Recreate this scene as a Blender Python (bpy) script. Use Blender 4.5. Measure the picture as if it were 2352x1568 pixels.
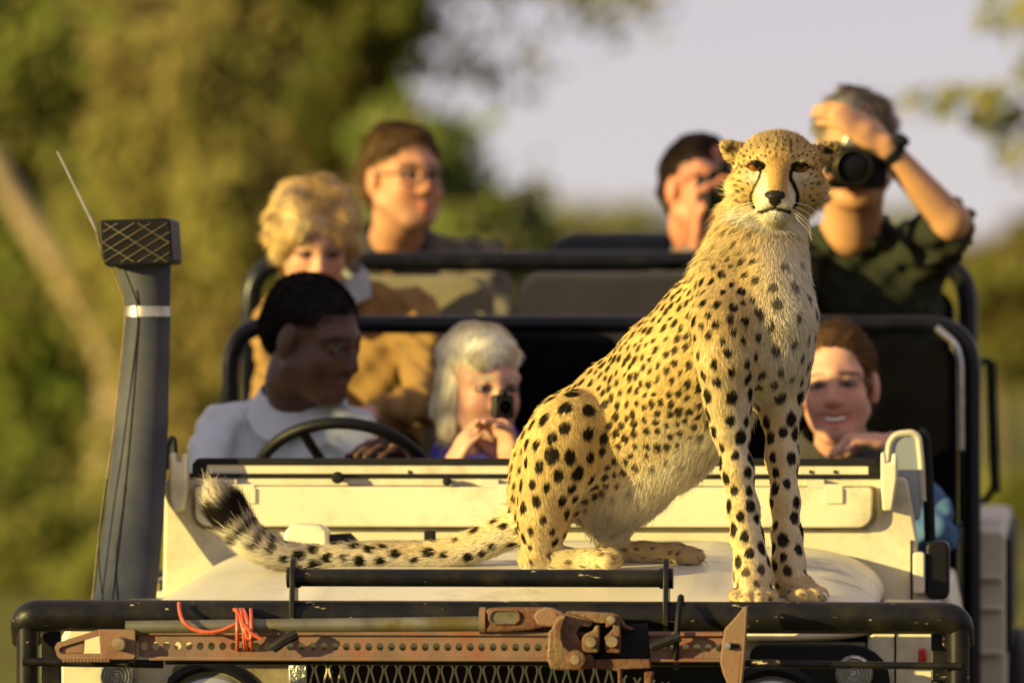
import bpy, bmesh, math, random
import numpy as np
from mathutils import Vector, Matrix, kdtree

for o in list(bpy.data.objects):
    bpy.data.objects.remove(o)
scene = bpy.context.scene
COL = scene.collection
rng = np.random.default_rng(7)
random.seed(7)

# ------------------------------------------------------------------ camera
FPX, CX, CY, D0, ZC = 16184.0, 1176.0, 784.0, 12.5, 1.55   # focal length etc. of the photo measured on a 2352 px wide view
cam_d = bpy.data.cameras.new('camera')
cam = bpy.data.objects.new('camera', cam_d)
COL.objects.link(cam)
cam.location = (0, -D0, ZC)
cam.rotation_euler = (math.radians(90), 0, 0)
cam_d.sensor_width = 36
cam_d.lens = FPX / 2352 * 36
cam_d.clip_start = 0.5
cam_d.clip_end = 4000
cam_d.dof.use_dof = True
cam_d.dof.focus_distance = 12.85
cam_d.dof.aperture_fstop = 3.2
scene.camera = cam

# ------------------------------------------------------------------ sky and sun
SUN_AZ, SUN_EL = math.radians(64.5), math.radians(12)
to_sun = Vector((-math.sin(SUN_AZ) * math.cos(SUN_EL), -math.cos(SUN_AZ) * math.cos(SUN_EL), math.sin(SUN_EL)))
world = bpy.data.worlds.new('World')
scene.world = world
world.use_nodes = True
wn = world.node_tree
wn.nodes.clear()
w_out = wn.nodes.new('ShaderNodeOutputWorld')
w_bg = wn.nodes.new('ShaderNodeBackground')
w_sky = wn.nodes.new('ShaderNodeTexSky')
w_sky.sky_type = 'NISHITA'
w_sky.sun_disc = False
w_sky.sun_elevation = SUN_EL
w_sky.sun_rotation = math.atan2(to_sun.x, to_sun.y)
w_sky.air_density = 0.6
w_sky.dust_density = 0.0
w_sky.ozone_density = 1.0
w_bg.inputs['Strength'].default_value = 0.075
w_mix = wn.nodes.new('ShaderNodeMix'); w_mix.data_type = 'RGBA'       # even evening haze over the whole sky
w_mix.inputs['Factor'].default_value = 0.8
w_mix.inputs['B'].default_value = (4.5, 3.8, 4.1, 1)
wn.links.new(w_sky.outputs[0], w_mix.inputs['A'])
wn.links.new(w_mix.outputs['Result'], w_bg.inputs[0])
wn.links.new(w_bg.outputs[0], w_out.inputs[0])

sun_d = bpy.data.lights.new('sun', 'SUN')
sun_d.energy = 5.0
sun_d.angle = math.radians(0.5)
sun_d.color = (1.0, 0.80, 0.30)
sun = bpy.data.objects.new('sun', sun_d)
COL.objects.link(sun)
sun.rotation_euler = to_sun.to_track_quat('Z', 'Y').to_euler()
sun.location = (-20, -12, 12)

scene.view_settings.view_transform = 'Standard'
scene.view_settings.look = 'None'
scene.view_settings.exposure = 0.95
scene.view_settings.gamma = 1.0
scene.view_settings.use_curve_mapping = False
scene.render.engine = 'CYCLES'
scene.cycles.max_bounces = 6
scene.cycles.diffuse_bounces = 3
scene.cycles.glossy_bounces = 3
scene.cycles.transparent_max_bounces = 8
scene.cycles.use_denoising = True
scene.cycles.sample_clamp_indirect = 6
try:
    scene.cycles_curves.shape = 'RIBBONS'
except Exception:
    pass

# ------------------------------------------------------------------ coordinate helpers
def W(px, py, d):
    """point in the world at camera distance d (metres) for a measured position of the photo"""
    return Vector(((px - CX) / FPX * d, d - D0, ZC - (py - CY) / FPX * d))

YAW = math.radians(4.4)
VO = Vector((-0.037, 0, 0))
cy_, sy_ = math.cos(YAW), math.sin(YAW)
def VL(px, py, v):
    """vehicle coordinates (u across, v back, z up) on the plane v"""
    k = (px - CX) / FPX
    d = (v + VO.x * sy_ + D0 * cy_) / (k * sy_ + cy_)
    X, Y = k * d, d - D0
    return Vector(((X - VO.x) * cy_ - Y * sy_, v, ZC - (py - CY) / FPX * d))
def V2W(p):
    u, v, z = p
    return Vector((VO.x + u * cy_ + v * sy_, -u * sy_ + v * cy_, z))
def dist(v, u=0.0):
    return -u * sy_ + v * cy_ + D0

# ------------------------------------------------------------------ materials
MATS = {}
def nodes_of(name):
    m = bpy.data.materials.new(name)
    m.use_nodes = True
    nt = m.node_tree
    b = nt.nodes['Principled BSDF']
    MATS[name] = m
    return m, nt, b
def mat(name, col, rough=0.5, metal=0.0, var=0.12, scale=12.0, bump=0.0, bscale=80.0, spec=0.5, dirt=None, dirt_amt=0.0, dirt_scale=6.0, coat=0.0, trans=0.0, detail=6):
    m, nt, b = nodes_of(name)
    N, L = nt.nodes.new, nt.links.new
    tc = N('ShaderNodeTexCoord')
    nz = N('ShaderNodeTexNoise'); nz.inputs['Scale'].default_value = scale; nz.inputs['Detail'].default_value = detail
    L(tc.outputs['Object'], nz.inputs['Vector'])
    rp = N('ShaderNodeValToRGB')
    c = np.array(col[:3])
    rp.color_ramp.elements[0].position = 0.3; rp.color_ramp.elements[1].position = 0.7
    rp.color_ramp.elements[0].color = (*np.clip(c * (1 - var), 0, 1), 1)
    rp.color_ramp.elements[1].color = (*np.clip(c * (1 + var), 0, 1), 1)
    L(nz.outputs['Fac'], rp.inputs['Fac'])
    out = rp.outputs['Color']
    if dirt is not None:
        n2 = N('ShaderNodeTexNoise'); n2.inputs['Scale'].default_value = dirt_scale; n2.inputs['Detail'].default_value = 9; n2.inputs['Roughness'].default_value = 0.7
        L(tc.outputs['Object'], n2.inputs['Vector'])
        r2 = N('ShaderNodeValToRGB')
        r2.color_ramp.elements[0].position = 0.62 - dirt_amt * 0.4; r2.color_ramp.elements[1].position = 0.72 - dirt_amt * 0.25
        L(n2.outputs['Fac'], r2.inputs['Fac'])
        mx = N('ShaderNodeMix'); mx.data_type = 'RGBA'
        L(r2.outputs['Color'], mx.inputs['Factor']); L(out, mx.inputs['A']); mx.inputs['B'].default_value = (*dirt, 1)
        out = mx.outputs['Result']
        mr = N('ShaderNodeMapRange'); mr.inputs['To Min'].default_value = rough; mr.inputs['To Max'].default_value = min(1, rough + 0.4)
        L(r2.outputs['Color'], mr.inputs['Value']); L(mr.outputs['Result'], b.inputs['Roughness'])
    else:
        b.inputs['Roughness'].default_value = rough
    L(out, b.inputs['Base Color'])
    b.inputs['Metallic'].default_value = metal
    b.inputs['Specular IOR Level'].default_value = spec
    b.inputs['Coat Weight'].default_value = coat
    b.inputs['Transmission Weight'].default_value = trans
    if bump > 0:
        n3 = N('ShaderNodeTexNoise'); n3.inputs['Scale'].default_value = bscale; n3.inputs['Detail'].default_value = 5
        L(tc.outputs['Object'], n3.inputs['Vector'])
        bp = N('ShaderNodeBump'); bp.inputs['Strength'].default_value = bump; bp.inputs['Distance'].default_value = 0.01
        L(n3.outputs['Fac'], bp.inputs['Height']); L(bp.outputs['Normal'], b.inputs['Normal'])
    return m

def attr_mat(name, attr, rough=0.6, spec=0.3, sss=0.0, bump=0.0, bscale=120):
    m, nt, b = nodes_of(name)
    a = nt.nodes.new('ShaderNodeAttribute'); a.attribute_name = attr
    nt.links.new(a.outputs['Color'], b.inputs['Base Color'])
    b.inputs['Roughness'].default_value = rough
    b.inputs['Specular IOR Level'].default_value = spec
    if sss > 0:
        b.inputs['Subsurface Weight'].default_value = sss
        b.inputs['Subsurface Radius'].default_value = (0.012, 0.004, 0.002)
        b.inputs['Subsurface Scale'].default_value = 1.0
    if bump > 0:
        tc = nt.nodes.new('ShaderNodeTexCoord')
        n3 = nt.nodes.new('ShaderNodeTexNoise'); n3.inputs['Scale'].default_value = bscale
        nt.links.new(tc.outputs['Object'], n3.inputs['Vector'])
        bp = nt.nodes.new('ShaderNodeBump'); bp.inputs['Strength'].default_value = bump; bp.inputs['Distance'].default_value = 0.004
        nt.links.new(n3.outputs['Fac'], bp.inputs['Height']); nt.links.new(bp.outputs['Normal'], b.inputs['Normal'])
    return m

def fur_mat(name, rough=0.5, sheen=0.12):
    """hair shaded with the normal of the skin it grows from, so that the body keeps its form"""
    m = bpy.data.materials.new(name); m.use_nodes = True
    nt = m.node_tree; nt.nodes.clear(); N, L = nt.nodes.new, nt.links.new
    o = N('ShaderNodeOutputMaterial')
    a = N('ShaderNodeAttribute'); a.attribute_name = 'fcol'
    n = N('ShaderNodeAttribute'); n.attribute_name = 'snorm'
    g = N('ShaderNodeNewGeometry')
    mx = N('ShaderNodeMix'); mx.data_type = 'VECTOR'; mx.inputs['Factor'].default_value = 0.22
    L(n.outputs['Vector'], mx.inputs['A']); L(g.outputs['Normal'], mx.inputs['B'])
    vn = N('ShaderNodeVectorMath'); vn.operation = 'NORMALIZE'; L(mx.outputs['Result'], vn.inputs[0])
    d = N('ShaderNodeBsdfDiffuse'); L(a.outputs['Color'], d.inputs['Color']); L(vn.outputs[0], d.inputs['Normal'])
    gl = N('ShaderNodeBsdfGlossy'); gl.inputs['Roughness'].default_value = rough; L(a.outputs['Color'], gl.inputs['Color'])
    ms = N('ShaderNodeMixShader'); ms.inputs[0].default_value = sheen
    L(d.outputs[0], ms.inputs[1]); L(gl.outputs[0], ms.inputs[2]); L(ms.outputs[0], o.inputs['Surface'])
    MATS[name] = m
    return m

# ------------------------------------------------------------------ object helpers
def tag(o, label=None, cat=None, group=None, kind=None):
    if label: o['label'] = label
    if cat: o['category'] = cat
    if group: o['group'] = group
    if kind: o['kind'] = kind
    return o
def empty(name, loc=(0, 0, 0), rz=0.0):
    o = bpy.data.objects.new(name, None)
    COL.objects.link(o); o.location = loc; o.rotation_euler = (0, 0, rz); o.empty_display_size = 0.1
    return o
def link_mesh(name, me, m, parent=None, smooth=True):
    o = bpy.data.objects.new(name, me); COL.objects.link(o)
    if m is not None: me.materials.append(m)
    if parent is not None: o.parent = parent
    if smooth: me.shade_smooth()
    return o
def np_mesh(name, verts, faces):
    """fast mesh from numpy arrays; faces all quads or all triangles"""
    verts = np.asarray(verts, np.float32); faces = np.asarray(faces, np.int32)
    me = bpy.data.meshes.new(name)
    k = faces.shape[1]
    me.vertices.add(len(verts)); me.vertices.foreach_set('co', verts.ravel())
    me.loops.add(faces.size); me.loops.foreach_set('vertex_index', faces.ravel())
    me.polygons.add(len(faces)); me.polygons.foreach_set('loop_start', np.arange(0, faces.size, k, dtype=np.int32))
    me.update(calc_edges=True); me.validate()
    return me

class MB:
    """collects shapes of ONE part"""
    def __init__(s): s.v, s.f = [], []
    def add(s, vs, fs):
        n = len(s.v); s.v += [tuple(p) for p in vs]; s.f += [tuple(i + n for i in f) for f in fs]; return s
    def box(s, lo, hi):
        x0, y0, z0 = lo; x1, y1, z1 = hi
        return s.add([(x0,y0,z0),(x1,y0,z0),(x1,y1,z0),(x0,y1,z0),(x0,y0,z1),(x1,y0,z1),(x1,y1,z1),(x0,y1,z1)],
                     [(0,3,2,1),(4,5,6,7),(0,1,5,4),(1,2,6,5),(2,3,7,6),(3,0,4,7)])
    def prism(s, poly, v0, v1):
        """polygon of (u, z) extruded from v0 to v1"""
        n = len(poly)
        a = sum(poly[i][0] * poly[(i+1) % n][1] - poly[(i+1) % n][0] * poly[i][1] for i in range(n))
        if a < 0: poly = poly[::-1]
        vs = [(p[0], v0, p[1]) for p in poly] + [(p[0], v1, p[1]) for p in poly]
        fs = [tuple(range(n)), tuple(range(2*n - 1, n - 1, -1))] + [(i, i + n, (i+1) % n + n, (i+1) % n) for i in range(n)]
        return s.add(vs, fs)
    def ring(s, outer, inner, v0, v1):
        """frame between two outlines of the same number of points"""
        n = len(outer)
        vs = [(p[0], v, p[1]) for v in (v0, v1) for p in outer] + [(p[0], v, p[1]) for v in (v0, v1) for p in inner]
        fs = []
        for i in range(n):
            j = (i + 1) % n
            fs += [(i, j, j + 2*n, i + 2*n), (i + n, i + 3*n, j + 3*n, j + n), (i, i + n, j + n, j), (i + 2*n, j + 2*n, j + 3*n, i + 3*n)]
        return s.add(vs, fs)
    def tube(s, pts, r, n=12, closed=False, cap=True):
        pts = [Vector(p) for p in pts]; m = len(pts)
        rs = r if isinstance(r, (list, tuple)) else [r] * m
        T = []
        for i in range(m):
            a = pts[(i - 1) % m] if (closed or i > 0) else pts[0]
            b = pts[(i + 1) % m] if (closed or i < m - 1) else pts[-1]
            t = (b - a); T.append(t.normalized() if t.length > 1e-9 else Vector((0, 0, 1)))
        ref = Vector((0, 0, 1)) if abs(T[0].z) < 0.9 else Vector((1, 0, 0))
        x = T[0].cross(ref).normalized(); vs = []
        for i in range(m):
            x = (x - T[i] * x.dot(T[i])).normalized(); y = T[i].cross(x)
            for k in range(n):
                a = 2 * math.pi * k / n
                vs.append(pts[i] + (x * math.cos(a) + y * math.sin(a)) * rs[i])
        fs = []
        for i in range(m if closed else m - 1):
            for k in range(n):
                a, b = i * n + k, i * n + (k + 1) % n
                c, d = ((i + 1) % m) * n + (k + 1) % n, ((i + 1) % m) * n + k
                fs.append((a, b, c, d))
        if cap and not closed:
            fs += [tuple(range(n - 1, -1, -1)), tuple(range((m - 1) * n, m * n))]
        return s.add(vs, fs)
    def lathe(s, c, axis, prof, n=24, caps=True):
        """profile of (radius, height along axis)"""
        c, ax = Vector(c), Vector(axis).normalized()
        ref = Vector((0, 0, 1)) if abs(ax.z) < 0.9 else Vector((1, 0, 0))
        x = ax.cross(ref).normalized(); y = ax.cross(x); vs = []
        for (r, h) in prof:
            for k in range(n):
                a = 2 * math.pi * k / n
                vs.append(c + ax * h + (x * math.cos(a) + y * math.sin(a)) * r)
        fs = []
        for i in range(len(prof) - 1):
            for k in range(n):
                fs.append((i*n + k, i*n + (k+1) % n, (i+1)*n + (k+1) % n, (i+1)*n + k))
        if caps: fs += [tuple(range(n - 1, -1, -1)), tuple(range((len(prof)-1)*n, len(prof)*n))]
        return s.add(vs, fs)
    def build(s, name, m, parent=None, smooth=False, bevel=0.0, seg=2, origin=None):
        me = bpy.data.meshes.new(name)
        vs = s.v if origin is None else [tuple(Vector(p) - Vector(origin)) for p in s.v]
        me.from_pydata(vs, [], s.f); me.update()
        bm = bmesh.new(); bm.from_mesh(me); bmesh.ops.recalc_face_normals(bm, faces=bm.faces); bm.to_mesh(me); bm.free()
        o = link_mesh(name, me, m, parent, smooth)
        if origin is not None: o.location = origin
        if smooth:
            try: me.set_sharp_from_angle(angle=math.radians(40))
            except Exception: pass
        if bevel > 0:
            b = o.modifiers.new('bevel', 'BEVEL'); b.width = bevel; b.segments = seg; b.limit_method = 'ANGLE'; b.angle_limit = math.radians(35)
            b.harden_normals = False
            me.shade_smooth()
            try: me.set_sharp_from_angle(angle=math.radians(35))
            except Exception: pass
        return o

def arc(c, r, a0, a1, n, ry=None):
    ry = r if ry is None else ry
    return [(c[0] + r * math.cos(a0 + (a1 - a0) * i / n), c[1] + ry * math.sin(a0 + (a1 - a0) * i / n)) for i in range(n + 1)]
def rrect(x0, z0, x1, z1, r, n=5):
    """rounded rectangle, counter-clockwise; r one radius or four (bl, br, tr, tl)"""
    if not isinstance(r, (list, tuple)): r = [r] * 4
    h = math.pi / 2
    return (arc((x0 + r[0], z0 + r[0]), r[0], -2*h, -h, n) + arc((x1 - r[1], z0 + r[1]), r[1], -h, 0, n)
            + arc((x1 - r[2], z1 - r[2]), r[2], 0, h, n) + arc((x0 + r[3], z1 - r[3]), r[3], h, 2*h, n))
def fillet(pts, r, n=6):
    """polyline with rounded corners"""
    pts = [Vector(p) for p in pts]; out = [pts[0]]
    for i in range(1, len(pts) - 1):
        a, b, c = pts[i-1], pts[i], pts[i+1]
        da, dc = (a - b), (c - b); la, lc = da.length, dc.length
        q = min(r, la * 0.49, lc * 0.49)
        p0, p2 = b + da / la * q, b + dc / lc * q
        for k in range(n + 1):
            t = k / n
            out.append(p0 * (1 - t) ** 2 + b * 2 * t * (1 - t) + p2 * t ** 2)
    out.append(pts[-1]); return out
def spline(pts, n=8):
    """Catmull-Rom through the points (any dimension)"""
    P = [np.array(p, float) for p in pts]; P = [2*P[0] - P[1]] + P + [2*P[-1] - P[-2]]; out = []
    for i in range(1, len(P) - 2):
        for k in range(n):
            t = k / n
            out.append(0.5 * ((2*P[i]) + (-P[i-1] + P[i+1]) * t + (2*P[i-1] - 5*P[i] + 4*P[i+1] - P[i+2]) * t*t + (-P[i-1] + 3*P[i] - 3*P[i+1] + P[i+2]) * t**3))
    out.append(P[-2]); return out

# ------------------------------------------------------------------ implicit bodies: smooth unions of tapered limbs, meshed as one surface
class Field:
    def __init__(s, lo, hi, h):
        s.h = h; s.lo = np.array(lo, np.float32)
        s.n = np.ceil((np.array(hi) - np.array(lo)) / h).astype(int) + 1
        s.f = np.full(s.n, 0.2, np.float32)
    def _box(s, lo, hi):
        a = np.clip(np.floor((lo - s.lo) / s.h).astype(int), 0, s.n - 1)
        b = np.clip(np.ceil((hi - s.lo) / s.h).astype(int) + 1, 1, s.n)
        if np.any(b <= a): return None
        ax = [(s.lo[i] + s.h * np.arange(a[i], b[i])).astype(np.float32) for i in range(3)]
        return tuple(slice(a[i], b[i]) for i in range(3)), np.meshgrid(*ax, indexing='ij', sparse=True)
    def _merge(s, sl, d, k, sub=False):
        f = s.f[sl]
        if sub:
            h = np.maximum(k - np.abs(f + d), 0) / k
            s.f[sl] = np.maximum(f, -d) + h * h * k * 0.25
        else:
            h = np.maximum(k - np.abs(f - d), 0) / k
            s.f[sl] = np.minimum(f, d) - h * h * k * 0.25
    def cone(s, a, b, ra, rb, k=0.02, flat=None, sub=False):
        """tapered capsule; flat=(axis, factor) squeezes it along an axis"""
        a, b = np.array(a, np.float32), np.array(b, np.float32)
        R = max(ra, rb) + k + 3 * s.h
        q = s._box(np.minimum(a, b) - R, np.maximum(a, b) + R)
        if q is None: return
        sl, (X, Y, Z) = q
        px, py, pz = X - a[0], Y - a[1], Z - a[2]
        ba = b - a; L = float(ba @ ba) + 1e-12
        t = np.clip((px * ba[0] + py * ba[1] + pz * ba[2]) / L, 0, 1)
        ex, ey, ez = px - t * ba[0], py - t * ba[1], pz - t * ba[2]
        r = ra + t * (rb - ra)
        e2 = ex * ex + ey * ey + ez * ez
        if flat is not None:
            ax, fac = np.array(flat[0], np.float32), flat[1]
            ax = ax / np.linalg.norm(ax)
            w = ex * ax[0] + ey * ax[1] + ez * ax[2]
            e2 = e2 + w * w * (1 / fac ** 2 - 1)
        d = np.sqrt(e2) - r
        s._merge(sl, d, k, sub)
    def chain(s, pts, rs, k=0.02, flat=None, sub=False):
        for i in range(len(pts) - 1):
            s.cone(pts[i], pts[i+1], rs[i], rs[i+1], k, flat, sub)
    def ell(s, c, r, R=None, k=0.02, sub=False):
        """ellipsoid with radii r along the columns of R"""
        c = np.array(c, np.float32); r = np.array(r, np.float32)
        M = np.eye(3, dtype=np.float32) if R is None else np.array(R, np.float32)
        mr = r.max() + k + 3 * s.h
        q = s._box(c - mr, c + mr)
        if q is None: return
        sl, (X, Y, Z) = q
        px, py, pz = X - c[0], Y - c[1], Z - c[2]
        l = [px * M[0, i] + py * M[1, i] + pz * M[2, i] for i in range(3)]
        k0 = np.sqrt(sum((l[i] / r[i]) ** 2 for i in range(3)))
        k1 = np.sqrt(sum((l[i] / r[i] ** 2) ** 2 for i in range(3))) + 1e-6
        d = k0 * (k0 - 1) / k1
        s._merge(sl, d, k, sub)
    def plane_cut(s, p, n, k=0.01):
        """keep the side opposite to n"""
        X, Y, Z = np.meshgrid(*[(s.lo[i] + s.h * np.arange(s.n[i])).astype(np.float32) for i in range(3)], indexing='ij', sparse=True)
        d = (X - p[0]) * n[0] + (Y - p[1]) * n[1] + (Z - p[2]) * n[2]
        s.f = np.maximum(s.f, d)
    def noise(s, fn):
        X, Y, Z = np.meshgrid(*[(s.lo[i] + s.h * np.arange(s.n[i])).astype(np.float32) for i in range(3)], indexing='ij', sparse=True)
        s.f = s.f + fn(X, Y, Z).astype(np.float32)
    def mesh(s):
        f = s.f; S = f < 0
        S[0] = S[-1] = False; S[:, 0] = S[:, -1] = False; S[:, :, 0] = S[:, :, -1] = False
        nx, ny, nz = np.array(f.shape) - 1
        cnt = np.zeros((nx, ny, nz), np.int8)
        for dx in (0, 1):
            for dy in (0, 1):
                for dz in (0, 1):
                    cnt += S[dx:dx+nx, dy:dy+ny, dz:dz+nz]
        I = np.argwhere((cnt > 0) & (cnt < 8)); del cnt
        idx = np.full((nx, ny, nz), -1, np.int32); idx[I[:, 0], I[:, 1], I[:, 2]] = np.arange(len(I))
        acc = np.zeros((len(I), 3)); num = np.zeros(len(I))
        C = [(a, b, c) for a in (0, 1) for b in (0, 1) for c in (0, 1)]
        for p in C:
            for ax in range(3):
                if p[ax] == 1: continue
                q = list(p); q[ax] = 1
                fa = f[I[:, 0]+p[0], I[:, 1]+p[1], I[:, 2]+p[2]]; fb = f[I[:, 0]+q[0], I[:, 1]+q[1], I[:, 2]+q[2]]
                m = (fa < 0) != (fb < 0)
                t = np.where(m, fa / np.where(fa == fb, 1, fa - fb), 0)
                e = np.array(p, float)[None, :].repeat(len(I), 0); e[:, ax] += t
                acc += e * m[:, None]; num += m
        V = s.lo + s.h * (I + acc / np.maximum(num, 1)[:, None])
        F = []
        for ax in range(3):
            b, c = (ax + 1) % 3, (ax + 2) % 3
            sl0 = [slice(1, -1)] * 3; sl1 = [slice(1, -1)] * 3
            sl0[ax] = slice(0, f.shape[ax] - 1); sl1[ax] = slice(1, f.shape[ax])
            A, B = S[tuple(sl0)], S[tuple(sl1)]
            E = np.argwhere(A != B)
            inside = A[E[:, 0], E[:, 1], E[:, 2]]
            off = np.ones(3, int); off[ax] = 0
            P = E + off
            def g(db, dc):
                Q = P.copy(); Q[:, b] += db; Q[:, c] += dc
                return idx[Q[:, 0], Q[:, 1], Q[:, 2]]
            q = np.stack([g(-1, -1), g(0, -1), g(0, 0), g(-1, 0)], 1)
            q[~inside] = q[~inside][:, ::-1]
            F.append(q)
        F = np.concatenate(F); F = F[(F >= 0).all(1)]
        return V.astype(np.float32), F
def relax(V, F, it=2, lam=0.5):
    """Laplacian smoothing"""
    E = np.concatenate([F[:, [0, 1]], F[:, [1, 2]], F[:, [2, 3]], F[:, [3, 0]]])
    for _ in range(it):
        acc = np.zeros_like(V, dtype=np.float64); n = np.zeros(len(V))
        for a, b in ((0, 1), (1, 0)):
            for c in range(3): acc[:, c] += np.bincount(E[:, a], V[E[:, b], c], len(V))
            n += np.bincount(E[:, a], minlength=len(V))
        V = V + lam * (acc / np.maximum(n, 1)[:, None] - V)
    return V.astype(np.float32)
def vnormals(V, F):
    n = np.cross(V[F[:, 2]] - V[F[:, 0]], V[F[:, 3]] - V[F[:, 1]])
    out = np.zeros((len(V), 3))
    for i in range(4):
        for c in range(3): out[:, c] += np.bincount(F[:, i], n[:, c], len(V))
    return out / (np.linalg.norm(out, axis=1)[:, None] + 1e-12)
def smooth01(a, b, x):
    t = np.clip((x - a) / (b - a), 0, 1); return t * t * (3 - 2 * t)
def vnoise(P, scale, seed=0):
    """cheap smooth 3-D noise in about -1..1"""
    r = np.random.default_rng(seed); out = 0
    for i in range(6):
        k = r.normal(size=3) * scale * (0.6 + 0.25 * i); ph = r.uniform(0, 6.28)
        out = out + np.sin(P[..., 0] * k[0] + P[..., 1] * k[1] + P[..., 2] * k[2] + ph)
    return out / 3.2
def set_color(me, cols, name='Col'):
    a = me.color_attributes.new(name, 'FLOAT_COLOR', 'POINT')
    c = np.ones((len(cols), 4), np.float32); c[:, :3] = cols
    a.data.foreach_set('color', c.ravel())

def hair_object(name, root, direction, length, normal, color, m, parent, radius=0.0004, npts=4, droop=0.0, curl=0.0, seed=0, bend=None, tip=0.15):
    """strands grown from roots; all arrays per strand"""
    N = len(root); r = np.random.default_rng(seed)
    t = np.linspace(0, 1, npts)[None, :, None]
    L = length[:, None, None]
    P = root[:, None, :] + direction[:, None, :] * t * L
    if bend is not None: P = P + bend[:, None, :] * (t ** 2) * L
    P[:, :, 2] -= (droop * t[..., 0] ** 2) * length[:, None]
    if curl > 0:
        P += r.normal(size=(N, 1, 3)) * curl * (t ** 2) * L
    hc = bpy.data.hair_curves.new(name)
    hc.add_curves([npts] * N)
    hc.position_data.foreach_set('vector', P.astype(np.float32).ravel())
    rad = (radius * (1 - (1 - tip) * np.linspace(0, 1, npts) ** 1.3))[None, :].repeat(N, 0) if np.isscalar(radius) else radius[:, None] * (1 - (1 - tip) * np.linspace(0, 1, npts) ** 1.3)[None, :]
    a = hc.attributes.get('radius') or hc.attributes.new('radius', 'FLOAT', 'POINT')
    a.data.foreach_set('value', rad.astype(np.float32).ravel())
    c4 = np.ones((N, npts, 4), np.float32); c4[:, :, :3] = color[:, None, :]
    a = hc.attributes.new('fcol', 'FLOAT_COLOR', 'POINT'); a.data.foreach_set('color', c4.ravel())
    n3 = normal[:, None, :].repeat(npts, 1).astype(np.float32)
    a = hc.attributes.new('snorm', 'FLOAT_VECTOR', 'POINT'); a.data.foreach_set('vector', n3.ravel())
    hc.materials.append(m)
    o = bpy.data.objects.new(name, hc); COL.objects.link(o); o.parent = parent
    return o
def sample_surface(V, F, N, weight=None, seed=0):
    """random points on a quad mesh; returns face index and bilinear weights"""
    r = np.random.default_rng(seed)
    ar = 0.5 * np.linalg.norm(np.cross(V[F[:, 2]] - V[F[:, 0]], V[F[:, 3]] - V[F[:, 1]]), axis=1)
    if weight is not None: ar = ar * weight[F].mean(1)
    fi = np.searchsorted(np.cumsum(ar) / ar.sum(), r.random(N)); fi = np.clip(fi, 0, len(F) - 1)
    u, v = r.random(N), r.random(N)
    w = np.stack([(1-u)*(1-v), u*(1-v), u*v, (1-u)*v], 1)
    return fi, w
def interp(A, F, fi, w):
    return (A[F[fi]] * w[..., None]).sum(1) if A.ndim == 2 else (A[F[fi]] * w).sum(1)

# ------------------------------------------------------------------ materials of the setting and the vehicle
CREAM = (0.66, 0.605, 0.43)
mat('cream', CREAM, 0.38, var=0.05, scale=3, dirt=(0.44, 0.39, 0.27), dirt_amt=0.24, dirt_scale=5, bump=0.02, bscale=300)
mat('cream_dusty', (0.46, 0.43, 0.33), 0.55, var=0.1, scale=5, dirt=(0.38, 0.30, 0.18), dirt_amt=0.3, dirt_scale=7)
mat('rubber', (0.008, 0.008, 0.009), 0.7, var=0.3, bump=0.05, spec=0.2)
mat('black_plastic', (0.004, 0.004, 0.0045), 0.5, var=0.25, scale=30, spec=0.22)
mat('tube_black', (0.004, 0.0045, 0.007), 0.3, var=0.3, scale=20, dirt=(0.014, 0.012, 0.010), dirt_amt=0.15, dirt_scale=12, spec=0.25)
mat('chequer', (0.42, 0.41, 0.40), 0.35, 0.9, var=0.2, scale=60, bump=0.6, bscale=90)
mat('steel', (0.5, 0.48, 0.45), 0.35, 0.9, var=0.25, scale=40)
mat('bolt', (0.27, 0.20, 0.12), 0.5, 0.6, var=0.3, scale=60)
mat('jack_red', (0.20, 0.075, 0.045), 0.6, var=0.25, scale=18, dirt=(0.19, 0.12, 0.07), dirt_amt=0.75, dirt_scale=9, bump=0.12, bscale=160)
mat('jack_bar', (0.175, 0.105, 0.070), 0.55, 0.15, var=0.22, scale=14, dirt=(0.22, 0.085, 0.05), dirt_amt=0.35, dirt_scale=11, bump=0.08, bscale=200)
mat('jack_cast', (0.15, 0.09, 0.045), 0.6, 0.2, var=0.35, scale=25, dirt=(0.12, 0.045, 0.025), dirt_amt=0.5, dirt_scale=14, bump=0.3, bscale=140)
mat('handle_tube', (0.17, 0.16, 0.12), 0.4, 0.55, var=0.3, scale=16, dirt=(0.11, 0.085, 0.03), dirt_amt=0.4, dirt_scale=10)
mat('cord_red', (0.50, 0.085, 0.035), 0.5, var=0.12, scale=60)
mat('wire', (0.50, 0.44, 0.27), 0.6, 0.0, var=0.2, scale=60)
mat('olive', (0.20, 0.165, 0.09), 0.6, var=0.3, scale=20, dirt=(0.1, 0.07, 0.04), dirt_amt=0.4)
mat('khaki', (0.165, 0.145, 0.085), 0.85, var=0.12, scale=9, bump=0.1, bscale=400)
mat('black_canvas', (0.003, 0.003, 0.004), 0.95, spec=0.02, var=0.3, scale=12, bump=0.1, bscale=300)
mat('blue_canvas', (0.03, 0.038, 0.046), 0.85, var=0.15, scale=12)
mat('red_lens', (0.5, 0.02, 0.015), 0.15, var=0.1)
mat('tyre', (0.02, 0.02, 0.02), 0.8, var=0.3, bump=0.3, bscale=60)
m, nt, b = nodes_of('snorkel_rubber')
tc = nt.nodes.new('ShaderNodeTexCoord'); nz = nt.nodes.new('ShaderNodeTexNoise'); nz.inputs['Scale'].default_value = 900; nz.inputs['Detail'].default_value = 2
nz2 = nt.nodes.new('ShaderNodeTexNoise'); nz2.inputs['Scale'].default_value = 9; nz2.inputs['Detail'].default_value = 8
rp = nt.nodes.new('ShaderNodeValToRGB'); rp.color_ramp.elements[0].color = (0.012, 0.018, 0.038, 1); rp.color_ramp.elements[1].color = (0.085, 0.085, 0.092, 1)
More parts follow.
